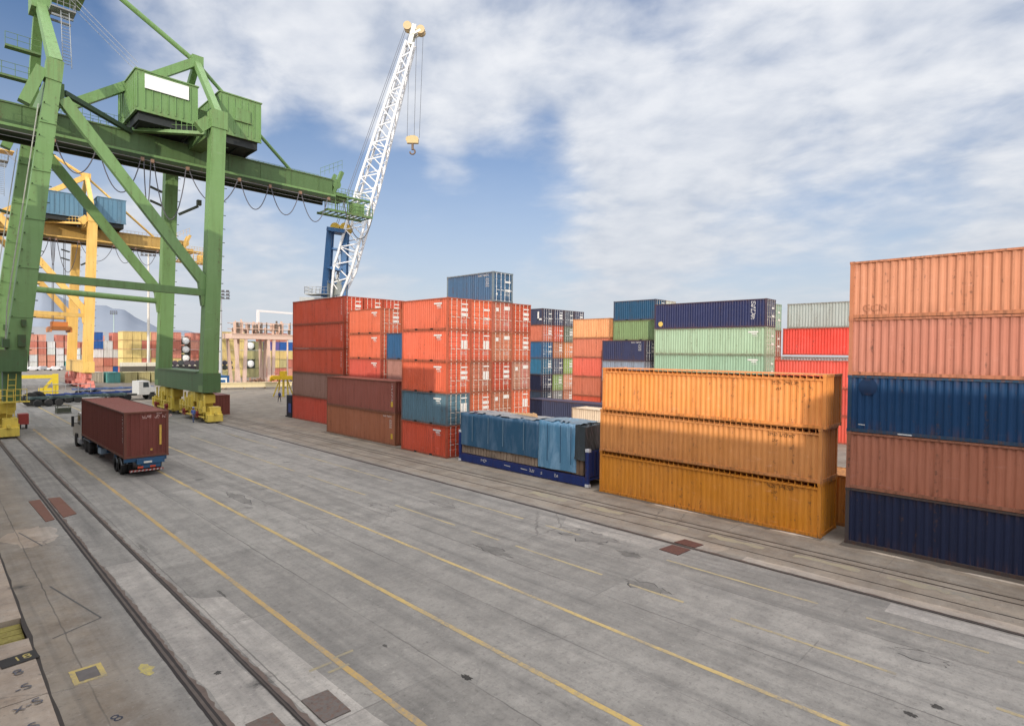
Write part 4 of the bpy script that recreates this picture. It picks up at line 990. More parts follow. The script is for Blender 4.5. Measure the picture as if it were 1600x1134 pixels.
for y, w in ((3.6,.5),(-1.2,.4),(-2.2,.22),(-3.4,.3)): glyphs(m, (-1.222,y,.28), (0,-1,0), (0,0,1), .18, int(w*8), int(y*7)+60)
for y in (.9,-.7): m.quad((-1.222,y+.3,.36),(-1.222,y-.3,.33),(-1.222,y-.3,.37),(-1.222,y+.3,.40))
m.build('stencil_marking', M_MARK, fr, WHITE)
def drape(mb, x0, x1, y0, y1, z0, z1, seed, hem=.12, fold=.05, rows=9, seg=.22):
    rnd = random.Random(seed); per = []
    def run(a, b):
        n = max(2, int((Vector(b)-Vector(a)).length/seg)); 
        for i in range(n): per.append(Vector(a).lerp(Vector(b), i/n))
    run((x0,y0,0),(x0,y1,0)); run((x0,y1,0),(x1,y1,0)); run((x1,y1,0),(x1,y0,0)); run((x1,y0,0),(x0,y0,0))
    n = len(per); c = Vector(((x0+x1)/2,(y0+y1)/2,0)); ph = [rnd.uniform(0,6.3) for _ in range(6)]
    vs = []
    for r_ in range(rows+1):
        t = r_/rows
        for i, p in enumerate(per):
            s_ = i*seg; d = (p-c); d.z = 0
            out = Vector((1 if p.x > x1-.01 else -1 if p.x < x0+.01 else 0, 1 if p.y > y1-.01 else -1 if p.y < y0+.01 else 0, 0))
            if out.length > 0: out.normalize()
            w = fold*(1-.6*t)*(math.sin(s_*2.3+ph[0])+.7*math.sin(s_*5.1+ph[1]+t*1.5)+.4*math.sin(s_*9.7+ph[2])) + rnd.uniform(-.012,.012)
            z = z0+(z1-z0)*t + (hem*(math.sin(s_*1.1+ph[3])+.5*math.sin(s_*2.9+ph[4]))*(1-t) if r_ == 0 else 0)
            q = p+out*(w+.04*(1-t)); q.z = z + (.05*math.sin(s_*1.7+ph[5]) if r_ == rows else 0); vs.append(q)
    fs = [(r_*n+i, r_*n+(i+1) % n, (r_+1)*n+(i+1) % n, (r_+1)*n+i) for r_ in range(rows) for i in range(n)]
    base = rows*n; k = len(vs)
    ring = [c+(vs[base+i]-c)*.55 for i in range(n)]
    for i, q in enumerate(ring): q.z = z1+.05+rnd.uniform(-.06,.1)
    vs += ring; vs.append(Vector((c.x,c.y,z1+.1)))
    fs += [(base+i, base+(i+1) % n, k+(i+1) % n, k+i) for i in range(n)] + [(k+i, k+(i+1) % n, k+n) for i in range(n)]
    mb.add(vs, fs); return mb
def crumple(mb, x0, x1, y0, y1, z, amp, seed, cut=.25, step=.22):
    """torn sheet of plastic lying loosely"""
    rnd = random.Random(seed); nx = int((x1-x0)/step); ny = int((y1-y0)/step); idx = {}
    ph = [rnd.uniform(0,6.3) for _ in range(4)]
    for i in range(nx+1):
        for j in range(ny+1):
            x = x0+i*step; y = y0+j*step
            zz = z+amp*(math.sin(x*3.1+ph[0])*math.sin(y*2.2+ph[1])+.6*math.sin(y*5.3+x*2+ph[2]))*.5+rnd.uniform(-.5,.5)*amp*.6
            if i == 0: zz -= .04+rnd.random()*.06; x -= .02
            idx[i, j] = (x+rnd.uniform(-.07,.07)*(i > 0), y+rnd.uniform(-.07,.07), zz)
    key = {k: n_ for n_, k in enumerate(idx)}; fs = []
    for i in range(nx):
        for j in range(ny):
            e = i == 0 or j == 0 or i == nx-1 or j == ny-1
            if e and rnd.random() < cut: continue
            fs.append((key[i,j], key[i+1,j], key[i+1,j+1], key[i,j+1]))
    mb.add(list(idx.values()), fs); return mb
cg = thing('crate', 'long wooden crate under a dark blue tarpaulin on the left of the flat rack', 'crate', (29.62, 29.2, .66))
m = MB(); m.box(-1.08,-3.75,0,1.08,3.95,2.9)
for k in range(26): m.box(-1.11,-3.72+k*.295,.02,-1.08,-3.5+k*.295,2.8)
for y in (-3.74, -1.2, 1.3, 3.8): m.box(-1.15,y,.02,-1.11,y+.12,2.8)
m.build('plank_sides', M_WOOD, cg, alb(170,150,128,.8))
m = drape(MB(), -1.2, 1.2, -3.85, 4.05, .62, 3.02, 5, .015, .010); o = m.build('tarpaulin', M_TARP, cg, (.022,.085,.155,1))
for p in o.data.polygons: p.use_smooth = True
for y in (-2.6,-.6,.9,2.6): MB().box(-1.30,y,1.0,-1.285,y+.05,2.9).build('strap', M_PLAIN, cg, (.16,.24,.30,1))
m = crumple(MB(), -1.12, 1.0, -3.6, 3.3, 3.15, .035, 8); m.build('torn_plastic', M_CLOTH, cg, (.27,.27,.265,1))
m = MB()
for k in range(5): m.beam((-.7+.3*k, -3.3+k*.3, 3.26), (-.3+.25*k, -.4-k*.3, 3.30), .10, .04)
m.build('loose_plank', M_WOOD, cg, alb(205,165,120,.9))
cg = thing('crate', 'shorter crate wrapped in pale blue tarpaulin with deep folds, next to the orange stack', 'crate', (29.62, 23.45, .66))
m = MB(); m.box(-1.08,-1.75,0,1.08,1.78,2.9)
for k in range(12): m.box(-1.11,-1.72+k*.295,.02,-1.08,-1.5+k*.295,2.8)
m.build('plank_sides', M_WOOD, cg, alb(140,115,90,.8))
m = drape(MB(), -1.2, 1.2, -1.15, 1.86, .10, 3.12, 12, .02, .026, 10, .14); o = m.build('tarpaulin', M_TARP, cg, (.085,.22,.34,1))
for p in o.data.polygons: p.use_smooth = True
m = drape(MB(), -1.18, 1.18, -1.92, -1.16, .9, 3.05, 15, .06, .04, 8, .12); o = m.build('dark_cover', M_TARP, cg, (.035,.045,.05,1))
for y in (-.1, 1.0, -.95): MB().box(-1.34,y,.6,-1.325,y+.035,3.0).build('strap', M_PLAIN, cg, (.02,.06,.12,1))
m = crumple(MB(), -1.12, 1.0, -1.75, 1.6, 3.24, .03, 18); m.build('torn_plastic', M_CLOTH, cg, (.17,.22,.26,1))

# ------------------------------------------------------------------ truck with a red brown container
TX, TY = 8.86, 43.2
t = container(TX, TY, 1.18, 14.2, 2.98, (.165,.044,.032,1), 'red brown container riding on the semi trailer of the truck', None, W=2.54, pockets=False, mark='vertical')
m = MB(); glyphs(m, (-1.21+.95, -7.1+.03, 2.52), (1,0,0), (0,0,1), .17, 12, 77, (4, 7)); glyphs(m, (-1.21+1.75, -7.1+.03, 2.78), (1,0,0), (0,0,1), .10, 4, 79)
m.build('stencil_marking', M_MARK, t, alb(225,190,180,.9))
m = MB(); m.box(.72, -7.1-.01, .75, .84, -7.1+.012, 2.05); m.box(.2,-7.1-.01,.42,.32,-7.1+.012,.54); m.build('yellow_strip', M_MARK, t, (.66,.42,.08,1))
tr = thing('semi_trailer', 'blue skeletal semi trailer under the red brown container', 'trailer', (TX+1.21, TY+7, 0))
TB = (.016,.06,.12,1)
m = MB(); m.box(-.55,-7.0,.85,-.35,7.4,1.12); m.box(.35,-7.0,.85,.55,7.4,1.12)
for y in (-7.0,-4.6,-2,1,4,6.9): m.box(-1.2,y,.95,1.2,y+.25,1.17)
m.build('chassis', M_STEEL, tr, TB)
m = MB(); m.box(-.55,-7.25,.80,1.02,-7.0,1.12); m.box(-.3,-7.18,.52,.8,-7.0,.80); m.build('rear_plate', M_STEEL, tr, (.018,.08,.17,1))
m = MB(); m.box(-.95,-7.25,.34,.95,-7.12,.44)
o = m.build('underrun_bar', M_MARK, tr, (.30,.06,.05,1))
for k in range(9): 
    if k == 0: mm = MB()
    mm.quad((-.93+k*.21,-7.256,.34),(-.83+k*.21,-7.256,.34),(-.78+k*.21,-7.256,.44),(-.88+k*.21,-7.256,.44))
mm.build('warning_stripes', M_MARK, o, (.45,.40,.38,1))
m = MB()
for x in (-.35, .35): m.box(x-.16,-7.23,.54,x+.16,-7.205,.66)
m.build('tail_light', M_PLAIN, tr, (.55,.08,.04,1))
m = MB(); m.box(-.18,-7.31,.86,.28,-7.285,.98); m.build('number_plate', M_MARK, tr, (.7,.68,.62,1))
for y in (-5.55, -4.3):
    for x in (-1.0, -.68, .68, 1.0):
        m = MB(); m.wheel((x,y,.58), .58, .30); o = m.build('wheel', M_RUBBER, tr, (.028,.027,.027,1))
        m = MB(); m.tube((x-.15,y,.5),(x+.15,y,.5),.25,14); m.build('rim', M_PLAIN, o, (.22,.21,.20,1))
for y in (-5.55, -4.3):
    for x in (-.84, .84):
        m = MB(); n_ = 7
        for k in range(n_):
            a0 = math.pi*(.1+.8*k/n_); a1 = math.pi*(.1+.8*(k+1)/n_)
            m.quad((x-.34,y+.6*math.cos(a0),.5+.6*math.sin(a0)),(x+.34,y+.6*math.cos(a0),.5+.6*math.sin(a0)),(x+.34,y+.6*math.cos(a1),.5+.6*math.sin(a1)),(x-.34,y+.6*math.cos(a1),.5+.6*math.sin(a1)))
        m.build('mudguard', M_PLAIN, tr, (.22,.24,.26,1))
m = MB()
for x in (-.75, .75): m.box(x-.08,2.2,.12,x+.08,2.4,1.0); m.box(x-.2,2.1,.08,x+.2,2.5,.12)
m.build('landing_leg', M_DARK, tr, (.12,.12,.12,1))
for ya, yb in ((.2,1.2),(4.2,5.0)): MB().box(-1.15,ya,.55,-.7,yb,.95).build('side_box', M_STEEL, tr, (.25,.35,.45,1))
tk = thing('truck', 'white truck tractor pulling the red brown container along the quay', 'truck', (TX+1.21, TY+15.5, 0))
CW = (.50,.48,.43,1)
m = MB(); m.box(-.45,-5.2,.62,-.25,2.6,.92); m.box(.25,-5.2,.62,.45,2.6,.92); m.build('chassis', M_DARK, tk, (.06,.055,.055,1))
m = MB(); prof = [(-1.25,.85),(-1.25,2.75),(-1.05,2.92),(.35,2.92),(.75,2.05),(2.45,1.85),(2.7,1.6),(2.7,.75),(1.0,.75),(.9,1.15),(.2,1.15),(.1,.85)]
vs = [(-1.18,y,z) for y, z in prof]+[(1.18,y,z) for y, z in prof]; n_ = len(prof)
m.add(vs, [tuple(range(n_)), tuple(range(2*n_-1, n_-1, -1))]+[(i, n_+i, n_+(i+1) % n_, (i+1) % n_) for i in range(n_)])
cb = m.build('cab', M_PLAIN, tk, CW)
m = MB(); m.quad((-1.186,-.75,1.95),(-1.186,.38,1.95),(-1.186,.15,2.7),(-1.186,-.75,2.7)); m.quad((1.186,-.75,1.95),(1.186,.38,1.95),(1.186,.15,2.7),(1.186,-.75,2.7))
m.quad((-1.0,.745,2.09),(1.0,.745,2.09),(1.0,.40,2.84),(-1.0,.40,2.84)); m.quad((-.8,-1.256,1.9),(.8,-1.256,1.9),(.8,-1.256,2.6),(-.8,-1.256,2.6)); m.build('window', M_GLASS, cb)
for x in (-1, 1):
    m = MB(); m.tube((x*1.18,.3,2.0),(x*1.52,.45,2.05),.02,5); m.tube((x*1.18,.3,2.6),(x*1.52,.45,2.55),.02,5); m.box(x*1.52-.09,.38,1.75,x*1.52+.09,.5,2.6); m.build('mirror', M_PLAIN, cb, (.03,.03,.03,1))
    m = MB(); m.box(x*1.05-.22,-1.0,.45,x*1.05+.18,.0,.85); m.build('fuel_tank', M_PLAIN, tk, (.35,.36,.37,1))
for y, xs in ((1.2, (-1.05,1.05)), (-2.6, (-1.0,-.68,.68,1.0)), (-3.9, (-1.0,-.68,.68,1.0))):
    for x in xs:
        m = MB(); m.wheel((x,y,.58),.58,.32); o = m.build('wheel', M_RUBBER, tk, (.028,.027,.027,1))
        m = MB(); m.tube((x-.155,y,.52),(x+.155,y,.52),.26,14); m.build('rim', M_PLAIN, o, (.3,.2,.18,1))
m = MB()
for x in (-.85,.85): m.box(x-.36,-4.6,1.0,x+.36,-1.9,1.06)
m.build('mudguard', M_PLAIN, tk, (.12,.13,.15,1))

# ------------------------------------------------------------------ people on the quay
def person(loc, rz, shirt, trousers, helmet, label, stride=.12, arm=(0.12, -.05)):
    """one continuous skinned body about 1.72 m tall"""
    V = []; E = []; Rr_ = []; part = []
    def v(x, y, z, r, p, link=None):
        V.append((x, y, z)); Rr_.append(r); part.append(p)
        if link is not None: E.append((link, len(V)-1))
        return len(V)-1
    pel = v(0,0,.94,.145,'t'); wa = v(0,0,1.10,.135,'s',pel); chst = v(0,-.01,1.30,.165,'s',wa); nk = v(0,0,1.455,.06,'k',chst)
    hd_ = v(0,.02,1.54,.085,'k',nk); tp = v(0,.02,1.66,.088,'k',hd_); v(0,.115,1.575,.018,'k',hd_)
    for s_ in (-1, 1):
        hip = v(s_*.095,0,.86,.10,'t',pel); kn = v(s_*.10,s_*stride*.7+.02,.49,.066,'t',hip); an = v(s_*.10,s_*stride,.10,.045,'t',kn)
        v(s_*.11,s_*stride+.13,.045,.04,'b',an)
        sh = v(s_*.185,0,1.40,.068,'s',chst); el = v(s_*.245,-.03+s_*arm[1],1.13,.048,'s',sh); wr = v(s_*.25,.10+s_*arm[0],.90,.030,'k',el)
        pm = v(s_*.25,.13+s_*arm[0],.83,.034,'k',wr)
        for i in range(4): 
            k0 = v(s_*.25+(i-1.5)*.020,.145+s_*arm[0],.775-.004*abs(i-1),.0095,'k',pm); v(s_*.25+(i-1.5)*.022,.14+s_*arm[0]-.012,.735+.006*abs(i-1),.008,'k',k0)
        v(s_*.205,.16+s_*arm[0],.80,.011,'k',pm)
    me = bpy.data.meshes.new('body'); me.from_pydata(V, E, []); ob = bpy.data.objects.new('body', me); COL.objects.link(ob)
    sk = ob.modifiers.new('Skin', 'SKIN'); sd = ob.modifiers.new('Sub', 'SUBSURF'); sd.levels = 1; sd.render_levels = 1
    for i, r_ in enumerate(Rr_): me.skin_vertices[0].data[i].radius = (r_*1.08, r_*.92)
    me.skin_vertices[0].data[0].use_root = True
    dg = bpy.context.evaluated_depsgraph_get(); out = bpy.data.meshes.new_from_object(ob.evaluated_get(dg)); bpy.data.objects.remove(ob)
    t = thing('person', label, 'person', loc, rz)
    def cm(nm, c):
        m_, nt, b = new_mat(nm); nn = N(nt); tc = nn.node('ShaderNodeTexCoord'); z = nn.noise(tc.outputs['Object'], 14, 4)
        nt.links.new(nn.mix(nn.mapr(z,.3,.7,0,.4), c, tuple(q*.5 for q in c)), b.inputs['Base Color']); b.inputs['Roughness'].default_value = .85; return m_
    out.materials.clear()
    for nm, c in (('skin_tone', (.30,.17,.11)), ('shirt_cloth', shirt), ('trouser_cloth', trousers), ('boot_leather', (.03,.027,.025))): out.materials.append(cm(nm, c))
    for p in out.polygons:
        c = p.center; i = min(range(len(V)), key=lambda q: (Vector(V[q])-c).length_squared)
        p.material_index = {'k':0,'s':1,'t':2,'b':3}[part[i]]; p.use_smooth = True
    obj('body', out, None, t)
    m = MB(); n_ = 12; vs = []
    for k, (rr, z) in enumerate(((.135,1.635),(.125,1.64),(.118,1.70),(.085,1.755),(.03,1.775))):
        vs += [(rr*.9*math.cos(2*math.pi*i/n_), .02+rr*1.05*math.sin(2*math.pi*i/n_), z) for i in range(n_)]
    m.add(vs, [(k*n_+i, k*n_+(i+1) % n_, (k+1)*n_+(i+1) % n_, (k+1)*n_+i) for k in range(4) for i in range(n_)]+[tuple(4*n_+i for i in range(n_))])
    m.build('helmet', M_PLAIN, t, helmet)
    return t
person((21.1,70.7,0), R(200), (.10,.16,.42), (.09,.12,.22), (.10,.17,.5,1), 'worker in blue overalls standing by the yellow wheels of the right green leg')
person((39.4,90.2,0), R(120), (.02,.035,.14), (.02,.022,.035), (.55,.55,.52,1), 'worker in dark blue walking near the yellow spreader in the distance', .2, (.18,-.08))

# ------------------------------------------------------------------ the far yard
def m_far(L, H, kind):
    W = 2.34; H = H-.11; m = MB()
    corr(m, (.04, L-.1, .12), (0,-1,0), (-1,0,0), (0,0,1), L-.2, H-.22, .45, .05)
    corr(m, (W-.04, .1, .12), (0,1,0), (1,0,0), (0,0,1), L-.2, H-.22, .45, .05)
    corr(m, (W-.1, L-.04, .12), (-1,0,0), (0,1,0), (0,0,1), W-.2, H-.22, .3, .05)
    m.box(.05,.12,H-.12,W-.05,L-.12,H-.04)
    for x in (0, W-.16):
        m.box(x,0,0,x+.16,.16,H); m.box(x,L-.16,0,x+.16,L,H); m.box(x,.16,.0,x+.1,L-.16,.13); m.box(x,.16,H-.1,x+.1,L-.16,H)
    for y in (0, L-.16): m.box(.16,y,0,W-.16,y+.1,.13); m.box(.16,y,H-.11,W-.16,y+.1,H)
    for x0, x1 in ((.16, W/2-.02), (W/2+.02, W-.16)):
        m.box(x0,.08,.13,x1,.12,H-.12)
        for k in (.3,.72): m.box(x0+(x1-x0)*k-.03,.0,.1,x0+(x1-x0)*k+.03,.06,H-.1)
    return m.mesh('far_container')
def far_box(x, y, z, color, label, group, L=6.06, H=2.6):
    me = cached(('far', L, H), lambda: m_far(L, H, 0))
    o = obj('stacked_container', me, M_BOX, None, jit(color, .05), (x, y, z)); return tag(o, label, 'container', group)
YEL = (.64,.50,.20,1); OLV = (.42,.38,.18,1); PNK = (.55,.22,.16,1); FW = (.62,.62,.60,1); TEAL = (.10,.33,.30,1); BLU = (.025,.10,.33,1); PUR = (.12,.10,.30,1); SLM = (.60,.28,.20,1); REDF = (.50,.17,.12,1)  # far red paled, distance haze put into its colour
CN = {id(YEL):'yellow', id(OLV):'olive', id(PNK):'pinkish', id(FW):'white', id(TEAL):'teal', id(BLU):'blue', id(PUR):'violet', id(SLM):'salmon', id(REDF):'red'}
ORD = ['first','second','third','fourth','fifth','sixth','seventh','eighth','ninth','tenth','eleventh','twelfth','thirteenth','fourteenth','fifteenth','sixteenth']
def far_rows(x0, y, cols, where, group, H=2.7, pitch=2.5):
    for k, col in enumerate(cols):
        for j, c in enumerate(col):
            if c is None or isinstance(c, str): continue
            far_box(x0+k*pitch, y, j*H, c, f'{CN[id(c)]} container, {TIER[j]} up in the {ORD[k]} column of {where}', group, H=H)
def tank(x, y, z, label, H=2.7):
    t = thing('tank_container', label, 'tank container', (x+1.2, y+3, z), 0, 'tank containers with white ends')
    m = MB()
    for sx in (-1.2, 1.08):
        for sy in (-3, 2.88): m.box(sx, sy, 0, sx+.12, sy+.12, H)
        for z_ in (0, H-.12): m.box(sx, -2.88, z_, sx+.12, 2.88, z_+.12)
    for sy in (-3, 2.88):
        for z_ in (0, H-.12): m.box(-1.08, sy, z_, 1.08, sy+.12, z_+.12)
    m.build('frame', M_DARK, t, (.06,.10,.08,1))
    m = MB(); m.tube((0,-2.7,H/2),(0,2.7,H/2),1.05,20,caps=False)
    for s_ in (-1,1): m.tube((0,s_*2.7,H/2),(0,s_*2.9,H/2),1.05,20,.5)
    m.build('tank', M_PLAIN, t, (.80,.80,.78,1)); return t
A_ = [[YEL]*5, [YEL]*5, [YEL]*5, [OLV,None,OLV,None,None], [OLV,OLV,OLV,OLV], [REDF,YEL,YEL,PUR,REDF], [REDF,YEL,YEL,PUR,REDF], [REDF,OLV,YEL,BLU,REDF], [SLM,REDF,YEL,BLU]]
far_rows(59.9, 177, A_, 'the yellow stacks right of green leg', 'containers of the yellow stacks right of the green leg')
tank(67.4, 176.9, 2.7, 'lower white ended tank container in a dark frame among the yellow stacks'); tank(67.4, 176.9, 8.1, 'upper white ended tank container in a dark frame among the yellow stacks')
B_ = [[YEL,YEL,REDF,YEL,YEL],[PNK,YEL,PNK,REDF,PNK],[REDF,None,None,None,None],[REDF,SLM,REDF,SLM,PNK],[REDF,YEL,YEL,SLM,REDF],[YEL,YEL,REDF,YEL,YEL],[YEL,YEL,YEL,YEL,YEL]]
far_rows(51.4, 200, B_, 'the pinkish stacks between right green legs', 'containers of the pinkish far stacks')
for k, nm in enumerate(['lowest', 'middle', 'highest']): tank(56.4, 199.9, 2.7*(k+2)-1.2, f'{nm} of three white tank ends stacked between the right legs of the green crane', 2.4)
B2 = [[REDF,YEL,YEL,YEL,YEL],[REDF,YEL,YEL,YEL,YEL],[YEL,REDF,YEL,REDF,YEL],[YEL,YEL,SLM,REDF,SLM]]
far_rows(41.6, 204, B2, 'the yellow stack left of rear leg', 'containers of the yellow stack left of the rear green leg')
C_ = [[SLM,SLM,FW,BLU,BLU],[SLM,REDF,FW,FW],[BLU,SLM,FW,REDF,REDF],[BLU,SLM,FW,SLM,REDF],[REDF,SLM,PNK,FW,SLM]]
far_rows(36.5, 216, C_, 'the mixed stack beside yellow crane', 'containers of the mixed far stack', 2.65)
rnd = random.Random(21); D_ = []
for k in range(14): D_.append([rnd.choice([FW,FW,TEAL,SLM]), rnd.choice([FW,FW,SLM]), rnd.choice([FW,REDF,SLM]), rnd.choice([REDF,SLM,FW,PNK]), rnd.choice([REDF,SLM])][:rnd.choice([4,5,5])])
far_rows(20.5, 292, D_, 'hazy stacks left of yellow crane', 'hazy containers seen left of the yellow crane', 2.7, 2.75)
rnd = random.Random(5); E_ = []
for k in range(12): E_.append([rnd.choice([REDF,SLM,YEL,FW]) for _ in range(rnd.choice([4,5,5]))])
far_rows(62, 250, E_, 'farthest stacks behind pinkish ones', 'containers of the farthest stacks', 2.7, 2.6)
rows = [(30.4,163,TEAL,'teal'),(33.6,162,OLV,'olive yellow'),(36.3,162,OLV,'ochre'),(39.0,162,OLV,'mustard')]
for x, y, c, nm in rows: far_box(x, y, 0, c, f'single {nm} container on the ground in front of the far pale walls', 'low containers in front of the far walls')
for k in range(7): far_box(41.6+k*2.55, 162.5, 0, OLV, f'{ORD[k]} from the left of the olive containers carrying the dark drums', 'olive containers under the drums')
far_box(27.6, 166, 0, (.42,.38,.30,1), 'khaki container right behind the yellow crane wheels', 'low containers in front of the far walls')
far_box(45.4, 131, 0, BLU, 'blue container just right of the foot of the green crane leg', None) if False else tag(obj('stacked_container', cached(('far',6.06,2.6), lambda: m_far(6.06,2.6,0)), M_BOX, None, (.02,.12,.30,1), (44.6,133,0)), 'blue container just right of the foot of the green crane leg', 'container')
tag(obj('stacked_container', cached(('far',6.06,2.6), lambda: m_far(6.06,2.6,0)), M_BOX, None, (.20,.06,.045,1), (24.9,77.0,0)), 'dark rust container standing right behind the nearest yellow wheel bogie', 'container')
# pale low wall and dark drums along it
for k in range(7):
    m = MB(); m.box(0,0,0,5.6,2.0,1.0)
    for q in range(8): m.box(.05+q*.7,-.06,.05,.15+q*.7,0,.95)
    o = m.build('flat_rack_bundle', M_PLAIN, None, (.72,.68,.56,1)); o.location = (36+k*5.8, 178, 3.5)
    tag(o, f'{ORD[k]} pale bundle from the left in the bright strip behind the dark drums', 'bundle', 'pale bundles in the bright strip')
    m = MB(); m.box(0,0,0,5.6,1.8,3.49); o = m.build('storage_rack', M_DARK, None, (.12,.11,.09,1)); o.location = (36+k*5.8, 178.1, 0)
    for q in range(6): pass
    tag(o, f'{ORD[k]} dark storage rack from the left carrying the pale bundles', 'rack', 'dark storage racks')
rnd = random.Random(3)
for k in range(26):
    m = MB(); r_ = .62+rnd.random()*.12; m.wheel((0,0,0), r_, .8, 'y', 14); o = m.build('cable_drum', M_RUBBER, None, jit((.07,.07,.075,1), .3)); o.location = (42.5+(k % 13)*1.35, 166, 3.3+(k//13)*1.3)
    tag(o, f'dark drum, {ORD[min(k % 13, 15)]} from the left in the {"lower" if k < 13 else "upper"} row behind the green sill beam', 'drum', 'dark drums')
# lamp masts
def mast(x, y, h, label, col, lamps=8):
    t = thing('lamp_mast', label, 'lamp mast', (x, y, 0), R(-30))
    m = MB(); m.tube((0,0,0),(0,0,h-1),.42,10,.2); m.build('pole', M_PLAIN, t, col)
    m = MB()
    for z in (h-1.6, h-.8, h): m.box(-2.0,-.1,z-.06,2.0,.1,z+.06)
    m.tube((-1.8,0,h-1.7),(-1.8,0,h),.06,5); m.tube((1.8,0,h-1.7),(1.8,0,h),.06,5); m.build('lamp_frame', M_DARK, t, (.12,.13,.14,1))
    for z in (h-1.4, h-.6, h+.2):
        for k in range(4):
            m = MB(); m.cbox((-1.5+k, -.25, z), (.62,.35,.5)); m.build('floodlight', M_DARK, t, (.09,.09,.10,1))
mast(49.2, 145, 21.8, 'slim lamp mast right behind the green crane leg on the right', (.45,.46,.47,1))
mast(44.5, 188, 36.0, 'pale tall lamp mast just left of the rear right green leg', (.66,.62,.55,1))
mast(81, 420, 30.5, 'pale green far lamp mast in front of the hazy hill', (.38,.48,.44,1))
# pale pink steel platform
pk = thing('steel_platform', 'pale pink steel platform on slanted legs with racks of machinery on top', 'platform', (57.5, 144, 0))
PC = (.70,.50,.40,1)
m = MB()
for x, dx in ((-5.4,.9),(-4.2,-.4),(1.8,.3),(2.6,-.3)):
    for y in (-2.5, 2.5): m.beam((x, y, 0), (x-dx, y, 10.9), .75, .75, (0,1,0), .55, .55)
m.tube((6.3,-2.5,-0),(6.3,-2.5,11),.2,8); m.build('leg', M_PLAIN, pk, PC)
m = MB(); m.box(-7.2,-3,10.8,8.2,3,11.9); m.box(-7.2,-3.2,11.9,8.2,3.2,12.05); m.build('deck', M_PLAIN, pk, PC)
rnd = random.Random(13); m = MB(); m2 = MB()
for k in range(70):
    x = rnd.uniform(-6, 7.4); y = rnd.uniform(-2.8, 2.6); h = rnd.uniform(.8, 3.4); w = rnd.uniform(.12,.5)
    (m if rnd.random() < .62 else m2).box(x, y, 12.05+(rnd.random() < .3)*rnd.uniform(0,1.2), x+w, y+w, 12.06+h)
for z in (13.2, 14.6): 
    for y in (-2.9, 2.7): m.box(-6.2, y, z, 7.6, y+.12, z+.14)
for z in (13.0, 14.2): m2.box(-6.2, .5, z, 7.6, .62, z+.12)
m.build('machinery', M_PLAIN, pk, (.68,.47,.36,1)); m2.build('dark_machinery', M_DARK, pk, (.17,.13,.10,1))
gt = thing('gantry', 'thin white portal frame rising behind the pink platform', 'gantry', (98, 230, 0))
m = MB(); m.beam((-6.2,0,0),(-6.2,0,23.4),.9,.9); m.beam((14,0,0),(14,0,23.2),.9,.9); m.beam((-6.6,0,23.5),(14.4,0,23.1),.7,.8); m.beam((-6.2,0,16),(2,0,16.4),.3,.3); m.build('portal_frame', M_PLAIN, gt, (.74,.70,.68,1))
# heaps and clutter in front of it
def heap(x, y, rx, ry, h, seed, mat, col, label):
    rnd = random.Random(seed); m = MB(); 
    for k in range(90):
        a = rnd.uniform(0, 6.28); q = rnd.random()**.5; px, py = rx*q*math.cos(a), ry*q*math.sin(a); z = h*(1-q)*rnd.uniform(.5,1)
        p = Vector((px,py,z)); d = Vector((rnd.uniform(-1,1),rnd.uniform(-1,1),rnd.uniform(-.35,.35))).normalized()*rnd.uniform(.4,1.1)
        m.beam(p-d+Vector((0,0,.25)), p+d+Vector((0,0,.25)), rnd.uniform(.1,.5), rnd.uniform(.08,.3))
    o = m.build('scrap_heap', mat, None, col); o.location = (x, y, 0); tag(o, label, 'scrap heap')
heap(53, 133, 4.6, 2.4, 1.7, 1, M_WOOD, (.30,.17,.11,1), 'rusty brown scrap heap in front of the pink platform')
heap(60, 130, 4.0, 2.2, 1.5, 2, M_DARK, (.15,.13,.22,1), 'bluish scrap heap beside the yellow spreader')
heap(57.5, 134, 1.2, 1.2, 3.0, 4, M_PLAIN, (.65,.28,.20,1), 'spiky orange pink pile of rods under the pink platform')
lb = thing('steel_beam', 'long pale beam lying on the ground beyond the right crane wheels', 'beam', (49, 124.4, 0), R(-17))
m = MB(); m.box(-7.4,-.5,.35,7.4,.5,1.25); m.box(-7.5,-.7,1.25,7.5,.7,1.36); m.build('beam', M_PLAIN, lb, (.66,.55,.33,1))
m = MB()
for x in (-6,-2,2,6): m.box(x-.15,-.7,0,x+.15,.7,.35)
m.build('bearer', M_WOOD, lb, (.25,.18,.12,1))
pg = thing('white_frame', 'small white goalpost frame beside the blue container at the green leg', 'frame', (43.4, 127.5, 0), R(-20))
m = MB(); m.beam((-.9,0,0),(-.9,0,2.1),.25,.3); m.beam((.9,0,0),(.9,0,2.1),.25,.3); m.beam((-1.05,0,2.1),(1.05,0,2.1),.3,.35); m.build('post', M_PLAIN, pg, (.74,.72,.68,1))
sp = thing('spreader', 'yellow container spreader on a trestle left of the far left red stack', 'spreader', (44.6, 100.5, 0), R(-42))
m = MB(); m.box(-2.0,-.6,3.0,2.0,.6,3.7); m.box(-.5,-.5,3.7,.5,.5,4.5); m.box(-2.1,-.9,2.8,-1.8,.9,3.5); m.box(1.8,-.9,2.8,2.1,.9,3.5); m.build('frame', M_PLAIN, sp, (.72,.46,.02,1))
m = MB()
for x in (-1.3, 1.3):
    m.beam((x*.5,0,3.0),(x-.3,-.5,0),.18,.18); m.beam((x*.5,0,3.0),(x+.3,.5,0),.18,.18)
m.beam((0,0,3),(0,0,0),.3,.3); m.build('trestle', M_PLAIN, sp, (.62,.44,.04,1))
gs = thing('power_unit', 'black generator unit at the far end of the left red stack', 'generator', (31.95, 69.25, 0))
m = MB(); m.box(-.5,-.7,.15,.6,.7,2.7)
for k in range(8): m.box(-.53,-.6,.3+k*.3,-.5,.6,.42+k*.3)
